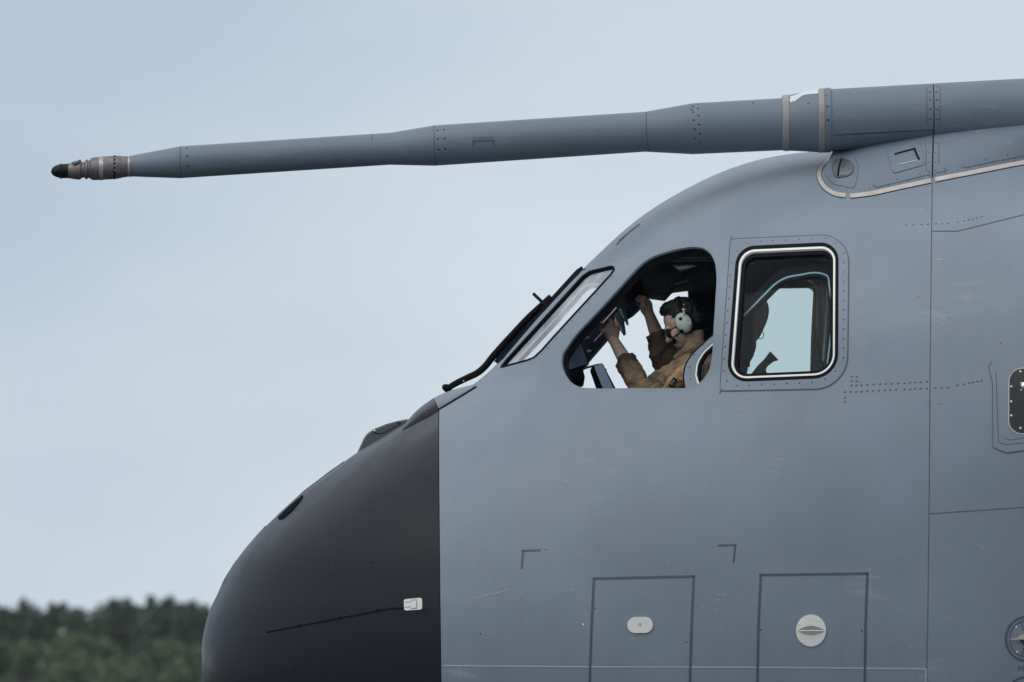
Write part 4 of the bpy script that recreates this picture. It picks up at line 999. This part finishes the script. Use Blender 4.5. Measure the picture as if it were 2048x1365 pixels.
solid('tablet_face', iz([(822, 760), (990, 716), (1262, 1300), (1035, 1300), (865, 885)]), -0.846, -0.8405, material('pale_blue_screen_cover', (0.50, 0.64, 0.85), 0.35, var=0.08), TB, 0)
rod('tablet_clip', iz([(1050, 840), (1085, 830)]), 0.004, M_black, TB, -0.84, 6)
solid('side_console', [(1134, 778), (1160, 776), (1230, 778), (1240, 830), (1130, 830)], -0.9, 0.9, M_black, CK)
# rear-window structures
solid('aft_pillar_lining', [(1636, 556), (1648, 552), (1660, 556), (1660, 775), (1632, 775), (1635, 700)], 0.95, 1.15, M_lining, CK)
rod('aft_pillar_rail', [(1656, 536), (1655, 600), (1650, 680), (1647, 723)], 0.006, M_plate_w, CK, -1.15, 8)
rod('aft_pillar_rail', [(1649, 580), (1645, 620)], 0.004, M_silver, CK, 0.9, 6)
rod('aft_pillar_rail', [(1635, 655), (1632, 748)], 0.004, M_silver, CK, 0.9, 6)
solid('aft_pillar_cover', [(1640, 530), (1668, 520), (1670, 760), (1652, 760), (1648, 700), (1650, 600)], -1.0, -0.6, M_lining, CK)
m = MB(); m.ball(P(1643, 735, -1.0), (0.045, 0.035, 0.035)); m.build('aft_vent', M_black, CK)
rod('window_top_trim', sp([(1503, 528), (1513, 521), (1580, 518), (1645, 516), (1655, 524)], 20), 0.005, M_plate_w, CK, -1.28, 6)
rod('ceiling_tube', sp([(1548, 554), (1600, 546), (1632, 542), (1645, 548), (1650, 558)], 20), 0.005, material('brown_ceiling_tube', (0.12, 0.10, 0.085), 0.5), CK, 0.2, 6)
# seats
def seat(yc, ox, mat):
    r = tag(empty('pilot_seat', tuple(at(1470+ox, 900, yc)[0]), AC))
    m = MB()
    hd = [(1448+ox, 600), (1500+ox, 588), (1524+ox, 590), (1536+ox, 610), (1535+ox, 634), (1524+ox, 660), (1514+ox, 680), (1470+ox, 690), (1446+ox, 680)]
    solid('headrest', hd, yc-0.14, yc+0.14, mat, r, 0.03)
    solid('backrest', [(1438+ox, 675), (1500+ox, 672), (1512+ox, 684), (1505+ox, 712), (1495+ox, 726), (1482+ox, 800), (1474+ox, 900), (1410+ox, 900), (1424+ox, 760)], yc-0.25, yc+0.25, mat, r, 0.03)
    solid('seat_cushion', [(1310+ox, 880), (1450+ox, 890), (1460+ox, 930), (1310+ox, 925)], yc-0.25, yc+0.25, mat, r, 0.025)
    solid('seat_base', [(1350+ox, 925), (1430+ox, 925), (1440+ox, 1002), (1345+ox, 1002)], yc-0.15, yc+0.15, M_black, r, 0.01)
    return r
M_seat = material('dark_seat_fabric', (0.012, 0.017, 0.030), 0.85, spec=0.2, var=0.2, scale=30)
s1 = seat(-0.86, 0, M_seat)
rod('harness_ring', [(1521+6.5*math.cos(t), 670+8.5*math.sin(t)) for t in np.linspace(0, 6.28, 20)], 0.0022, M_gap, s1, -0.86, 6)
rod('harness_strap', [(1506, 700), (1504, 712), (1496, 722), (1497, 734)], 0.010, M_gap, s1, -0.9, 6)
s2 = seat(0.86, 3, M_seat)
solid('armrest', zp([(320, 1165), (370, 1100), (430, 1040), (470, 985), (535, 1055), (500, 1062), (450, 1100), (435, 1135), (450, 1165)], 1420, 450, 3.9), 0.50, 0.58, M_seat, s2, 0.006)

# ================================================================== PILOT
def remeshed(name, mb, vox, mat, parent, smooth=6, wrinkle=None):
    o = mb.build(name, mat, parent, smooth=True)
    r = o.modifiers.new('r', 'REMESH'); r.mode = 'VOXEL'; r.voxel_size = vox; r.use_smooth_shade = True
    s = o.modifiers.new('s', 'SMOOTH'); s.factor = 0.5; s.iterations = smooth
    bpy.context.view_layer.update(); apply_mods(o)
    if wrinkle: wrinkle(o.data)
    o.data.polygons.foreach_set('use_smooth', [True]*len(o.data.polygons)); return o
M_fskin = material('skin', (0.74, 0.50, 0.41), 0.5, var=0.16, scale=22)
def camo():
    m = material('brown_camouflage_cloth', (0.14, 0.095, 0.05), 0.9, bump=0.5, bscale=120); t = m.node_tree; b = t.nodes['Principled BSDF']; co = N(t, 'ShaderNodeTexCoord')
    nz = N(t, 'ShaderNodeTexNoise'); nz.inputs['Scale'].default_value = 13; nz.inputs['Detail'].default_value = 3; t.links.new(co.outputs['Object'], nz.inputs['Vector'])
    r = N(t, 'ShaderNodeValToRGB'); r.color_ramp.interpolation = 'LINEAR'
    r.color_ramp.elements[0].position = 0.40; r.color_ramp.elements[0].color = (0.105, 0.080, 0.058, 1)
    r.color_ramp.elements[1].position = 0.60; r.color_ramp.elements[1].color = (0.29, 0.195, 0.115, 1)
    e = r.color_ramp.elements.new(0.46); e.color = (0.185, 0.132, 0.084, 1); e = r.color_ramp.elements.new(0.55); e.color = (0.225, 0.155, 0.094, 1)
    t.links.new(nz.outputs['Fac'], r.inputs[0]); t.links.new(r.outputs[0], b.inputs['Base Color']); return m
M_camo = camo()
M_tan = material('tan_vest_cloth', (0.34, 0.21, 0.10), 0.85, var=0.2, scale=30)
M_hair = material('black_hair', (0.010, 0.010, 0.012), 0.6, bump=0.6, bscale=200)
M_cup = material('pale_green_ear_cup', (0.60, 0.72, 0.62), 0.4, var=0.05)
M_lens = material('dark_sunglass_lens', (0.010, 0.010, 0.012), 0.08)

HD = P(1365, 648, -0.90)
PI_ = tag(empty('person', tuple(P(1400, 880, -0.88))), 'pilot in rolled-sleeve brown camouflage, headset and sunglasses, reaching up with both hands in the cockpit', 'person')
RH3 = Matrix.Rotation(math.radians(-27), 3, 'Y')      # nose tipped down towards the left
# direction check: local -X is the face
def hl(x, y, z): return HD + RH3 @ Vector((x, y, z))
body = MB()
# torso
pel = P(1395, 875, -0.88); wst = P(1405, 830, -0.88); chest = P(1398, 775, -0.88); upc = P(1396, 735, -0.88); nk = P(1388, 706, -0.885)
body.tube([pel, wst, chest, upc, P(1393, 720, -0.885)], [0.13, 0.125, 0.135, 0.11, 0.06], 20, ry=1.35)
body.tube([upc, nk, hl(0.03, 0, -0.05)], [0.065, 0.058, 0.058], 14)
# head
body.ball(hl(0.012, 0, 0.028), (0.098, 0.076, 0.092), RH3)
body.ball(hl(-0.022, 0, -0.040), (0.066, 0.060, 0.072), RH3)
body.ball(hl(-0.055, 0, -0.085), (0.030, 0.030, 0.026), RH3)       # chin
body.ball(hl(-0.088, 0, -0.028), (0.020, 0.013, 0.030), RH3)       # nose bridge
body.ball(hl(-0.103, 0, -0.042), (0.015, 0.016, 0.014), RH3)       # nose tip
body.ball(hl(-0.080, 0, 0.012), (0.018, 0.050, 0.014), RH3)        # brow
body.ball(hl(-0.082, 0, -0.067), (0.012, 0.022, 0.006), RH3); body.ball(hl(-0.080, 0, -0.077), (0.012, 0.020, 0.006), RH3)   # lips
for s_ in (-1, 1):
    body.ball(hl(-0.055, s_*0.040, -0.030), (0.030, 0.022, 0.024), RH3)  # cheek
    body.ball(hl(0.012, s_*0.076, -0.010), (0.018, 0.010, 0.032), RH3)   # ear
# arms: near (left) and far (right)
nsh = P(1382, 738, -1.08); nel = P(1286, 783, -1.00); nwr = P(1229, 684, -0.80)
fsh = P(1368, 718, -0.68); fel = P(1339, 736, -0.55); fwr = P(1298, 628, -0.50)
def lerp(a, b_, t): return a+(b_-a)*t
body.tube([lerp(nsh, upc, .4), nsh, lerp(nsh, nel, .5), nel, lerp(nel, nwr, .3), lerp(nel, nwr, .7), nwr, lerp(nel, nwr, 1.06)], [.07, .062, .052, .044, .046, .036, .028, .030], 14)
body.tube([lerp(fsh, upc, .4), fsh, lerp(fsh, fel, .5), fel, lerp(fel, fwr, .3), lerp(fel, fwr, .7), fwr, lerp(fel, fwr, 1.05)], [.07, .062, .052, .044, .046, .036, .027, .029], 14)
# legs forward under the panel
for s_ in (-0.13, 0.13):
    body.tube([pel+Vector((0, s_, 0)), P(1280, 880, -0.88+s_*1.2), P(1265, 985, -0.88+s_*1.2)], [0.085, 0.062, 0.045], 12)
# near hand: palm towards the far side, fingers hooked over the bar on the left
def H_(zx, zy, y): return P(1180+zx/10.5, 570+zy/10.5, y)
body.tube([nwr, H_(480, 1120, -0.775), H_(490, 1000, -0.745), H_(500, 900, -0.72)], [.028, .032, .034, .030], 14, ry=0.62)
body.tube([H_(430, 1110, -0.77), H_(400, 1040, -0.75), H_(400, 960, -0.73)], [.022, .024, .018], 12)
fing = [((420, 960), (330, 960), (262, 950), (218, 948)), ((440, 930), (370, 915), (305, 930), (270, 965)), ((470, 890), (400, 860), (340, 880), (312, 925)), ((500, 860), (450, 800), (395, 815), (370, 860))]
fing = [((400, 985), (318, 968), (255, 975), (222, 945)), ((420, 945), (365, 925), (335, 935), (300, 905)), ((450, 900), (415, 870), (390, 880), (352, 840)), ((480, 860), (445, 780), (428, 740), (405, 770))]
for k, f in enumerate(fing):
    body.tube([H_(f[0][0], f[0][1], -0.735), H_(f[1][0], f[1][1], -0.765), H_(f[2][0], f[2][1], -0.77), H_(f[3][0], f[3][1], -0.755)], [.0120, .0115, .0108, .0095], 10)
body.tube([H_(560, 1010, -0.75), H_(590, 900, -0.70), H_(560, 800, -0.66), H_(530, 740, -0.64)], [.016, .0125, .0105, .0085], 10)
# far hand: fist round the overhead lever
body.tube([fwr, H_(1190, 520, -0.50), H_(1180, 420, -0.49), H_(1160, 330, -0.48)], [.028, .034, .034, .026], 14, ry=0.7)
ff = [((1190, 330), (1130, 250), (1100, 290), (1110, 340)), ((1150, 330), (1080, 250), (1060, 300), (1090, 360)), ((1120, 350), (1040, 240), (1010, 290), (1040, 360)), ((1110, 380), (1010, 240), (985, 290), (1020, 370))]
for k, f in enumerate(ff):
    yy = -0.52+0.018*k
    body.tube([H_(*f[0], yy), H_(*f[1], yy-0.01), H_(*f[2], yy-0.012), H_(*f[3], yy)], [.0120, .0115, .0108, .0095], 10)
body.tube([H_(1170, 480, -0.54), H_(1120, 430, -0.56), H_(1105, 350, -0.56), H_(1130, 290, -0.555)], [.015, .0125, .011, .009], 10)
bo = remeshed('body', body, 0.0042, M_fskin, PI_, 3)
# jacket: torso, collar, sleeves with rolled cuffs
def wr(amp, freq):
    """cloth folds: sharp-crested ridges that run round the limb plus small rumples"""
    def f(me):
        nv = len(me.vertices); co = np.empty(nv*3); me.vertices.foreach_get('co', co); co = co.reshape(-1, 3); no = np.array([v.normal[:] for v in me.vertices])
        def fold(q):
            a = mnoise.noise(Vector((q[0]*freq+q[2]*freq*.9, q[1]*freq*.45, (q[2]*freq-q[0]*freq*.4)*.8)))
            b_ = mnoise.noise(Vector((q[0]*freq*1.9-q[2]*freq*.8+7, q[1]*freq*.8, q[2]*freq*2.1)))
            return (1-abs(a)*2.6)*.6+(1-abs(b_)*2.4)*.35-.45
        d = np.array([fold(q) for q in co]); co += no*(d*amp)[:, None]; me.vertices.foreach_set('co', co.ravel()); me.update()
    return f
jk = MB()
jk.tube([pel+Vector((0, 0, -.03)), wst, chest, upc, P(1394, 712, -0.885), P(1391, 693, -0.885)], [0.145, 0.145, 0.155, 0.135, 0.095, 0.072], 22, ry=1.35)
c0 = lerp(nel, nwr, .62)
jk.tube([lerp(nsh, upc, .5), nsh, lerp(nsh, nel, .35), lerp(nsh, nel, .7), nel, lerp(nel, nwr, .25), lerp(nel, nwr, .5), c0], [.082, .082, .074, .066, .061, .062, .056, .052], 16)
c1 = lerp(fel, fwr, .60)
jk.tube([lerp(fsh, upc, .5), fsh, lerp(fsh, fel, .5), fel, lerp(fel, fwr, .3), c1], [.082, .088, .092, .090, .078, .056], 16)
jk.tube([lerp(nel, nwr, .50), lerp(nel, nwr, .64)], [.059, .056], 16); jk.tube([lerp(fel, fwr, .50), lerp(fel, fwr, .64)], [.061, .058], 16)
jacket = remeshed('jacket', jk, 0.005, M_camo, PI_, 3, wr(0.010, 14))
# collar, vest patch, shoulder slide
m = MB(); m.tube([P(1352, 716, -0.95), P(1368, 704, -0.99), P(1390, 694, -0.99), P(1412, 690, -0.95)], [0.016, 0.022, 0.024, 0.02], 10); m.build('collar', M_camo, PI_)
vest = MB(); vest.tube([P(1338, 785, -1.10), P(1350, 768, -1.14), P(1366, 752, -1.15), P(1385, 742, -1.12)], [.040, .046, .050, .05], 14); remeshed('vest', vest, 0.006, M_tan, PI_, 3, wr(0.006, 25))
Rm = Matrix.Rotation(math.radians(-58), 3, 'Y')
m = MB(); m.box(P(1345, 765, -1.192), (0.050, 0.014, 0.021), Rm); sl = m.build('shoulder_slide', M_black, PI_, smooth=False)
m = MB()
for k in (-1, 0, 1): m.box(P(1345, 765, -1.2005)+Rm @ Vector((k*0.011, 0, 0)), (0.005, 0.003, 0.013), Rm)
m.build('rank_bars', material('grey_rank_bar', (0.30, 0.29, 0.27), 0.6), sl, smooth=False)
# hair, sunglasses, headset
hm = MB(); hm.ball(hl(0.024, 0, 0.040), (0.096, 0.082, 0.092), RH3); hm.ball(hl(0.06, 0, -0.005), (0.062, 0.076, 0.07), RH3); hm.ball(hl(-0.020, 0, 0.100), (0.062, 0.062, 0.038), RH3)
remeshed('hair', hm, 0.006, M_hair, PI_, 1, wr(0.006, 45))
sg = MB()
for s_ in (-1, 1):
    sg.ball(hl(-0.080, s_*0.042, -0.016), (0.008, 0.038, 0.028), RH3 @ Matrix.Rotation(s_*math.radians(38), 3, 'Z'))
    sg.tube([hl(-0.068, s_*0.068, -0.004), hl(-0.04, s_*0.078, 0.000), hl(0.01, s_*0.082, 0.004)], 0.0032, 8)
sg.tube([hl(-0.098, -0.016, -0.006), hl(-0.104, 0, -0.003), hl(-0.098, 0.016, -0.006)], 0.003, 8)
SGo = sg.build('sunglasses', M_lens, PI_)
hs = tag(empty('headset', tuple(hl(0, -0.1, 0)), PI_))
def cup(sy):
    m = MB(); rc = RH3
    m.ball(hl(0.004, sy*0.104, -0.002), (0.042, 0.026, 0.054), rc, 24, 14); return m
cup(-1).build('ear_cup', M_cup, hs); cup(1).build('ear_cup', M_cup, hs)
m = MB()
for sy in (-1, 1): m.ball(hl(0.010, sy*0.085, -0.004), (0.050, 0.020, 0.060), RH3, 20, 12)
m.build('ear_cushion', M_black, hs)
m = MB(); band = [hl(0.004+0.040*math.sin(a), 0.104*math.cos(a), 0.012+0.117*math.sin(a)) for a in np.linspace(0.05, math.pi-0.05, 28)]
m.tube(band, 0.008, 8); m.build('headband', M_black, hs)
m = MB(); m.tube([hl(0.030, 0.085*math.cos(a), 0.016+0.106*math.sin(a)) for a in np.linspace(0.7, math.pi-0.7, 18)], [0.016]*18, 10); m.build('headband_pad', M_hair, hs)
sf = lambda l: zp(l, 1300, 590, 10.5)
rod('cup_yoke', sf([(560, 470), (640, 425), (700, 410)]), 0.0030, M_bright, hs, -1.035, 6); rod('cup_yoke', sf([(775, 465), (830, 520), (850, 600), (825, 625)]), 0.0042, M_bright, hs, -1.035, 6)
m = MB()
for (x, y, r) in ((710, 205, .0035), (690, 310, .0055), (722, 312, .0055), (695, 355, .004), (715, 378, .006)): m.ball(P(1300+x/10.5, 590+y/10.5, -1.025), r, None, 8, 6)
m.build('headband_buckle', M_bright, hs)
m = MB(); m.ball(P(*sf([(640, 505)])[0], -1.028), (.0085, .006, .0085)); m.build('cup_knob', M_gap, hs)
m = MB(); m.ball(P(*sf([(660, 770)])[0], -1.028), (.011, .008, .011)); m.build('cup_knob', M_gap, hs)
rod('microphone_boom', sf([(660, 780), (580, 830), (500, 890), (490, 960)]), 0.0042, M_gap, hs, [-1.02, -1.0, -0.97, -0.95], 8)
m = MB(); m.ball(P(*sf([(500, 980)])[0], -0.945), (.012, .010, .016)); m.build('microphone', M_gap, hs)
m = MB()
for (x, y) in ((485, 862), (530, 905), (640, 772), (520, 650)): m.ball(P(1300+x/10.5, 590+y/10.5, -1.03), .0035, None, 8, 6)
m.build('headset_fittings', M_bright, hs)

# ================================================================== AIR: thin haze that softens the far wood
hb = MB(); hb.box((0, 4000, 11.75), (15000, 11000, 25.5)); hz = hb.build('haze', None, None, smooth=False); tag(hz, kind='stuff')
hm_ = bpy.data.materials.new('thin_haze'); hm_.use_nodes = True; ht = hm_.node_tree; ht.nodes.clear()
ho = N(ht, 'ShaderNodeOutputMaterial'); hv = N(ht, 'ShaderNodeVolumePrincipled'); hv.inputs['Density'].default_value = 5e-5; hv.inputs['Color'].default_value = (0.86, 0.90, 0.95, 1)
ht.links.new(hv.outputs[0], ho.inputs['Volume']); hz.data.materials.append(hm_)
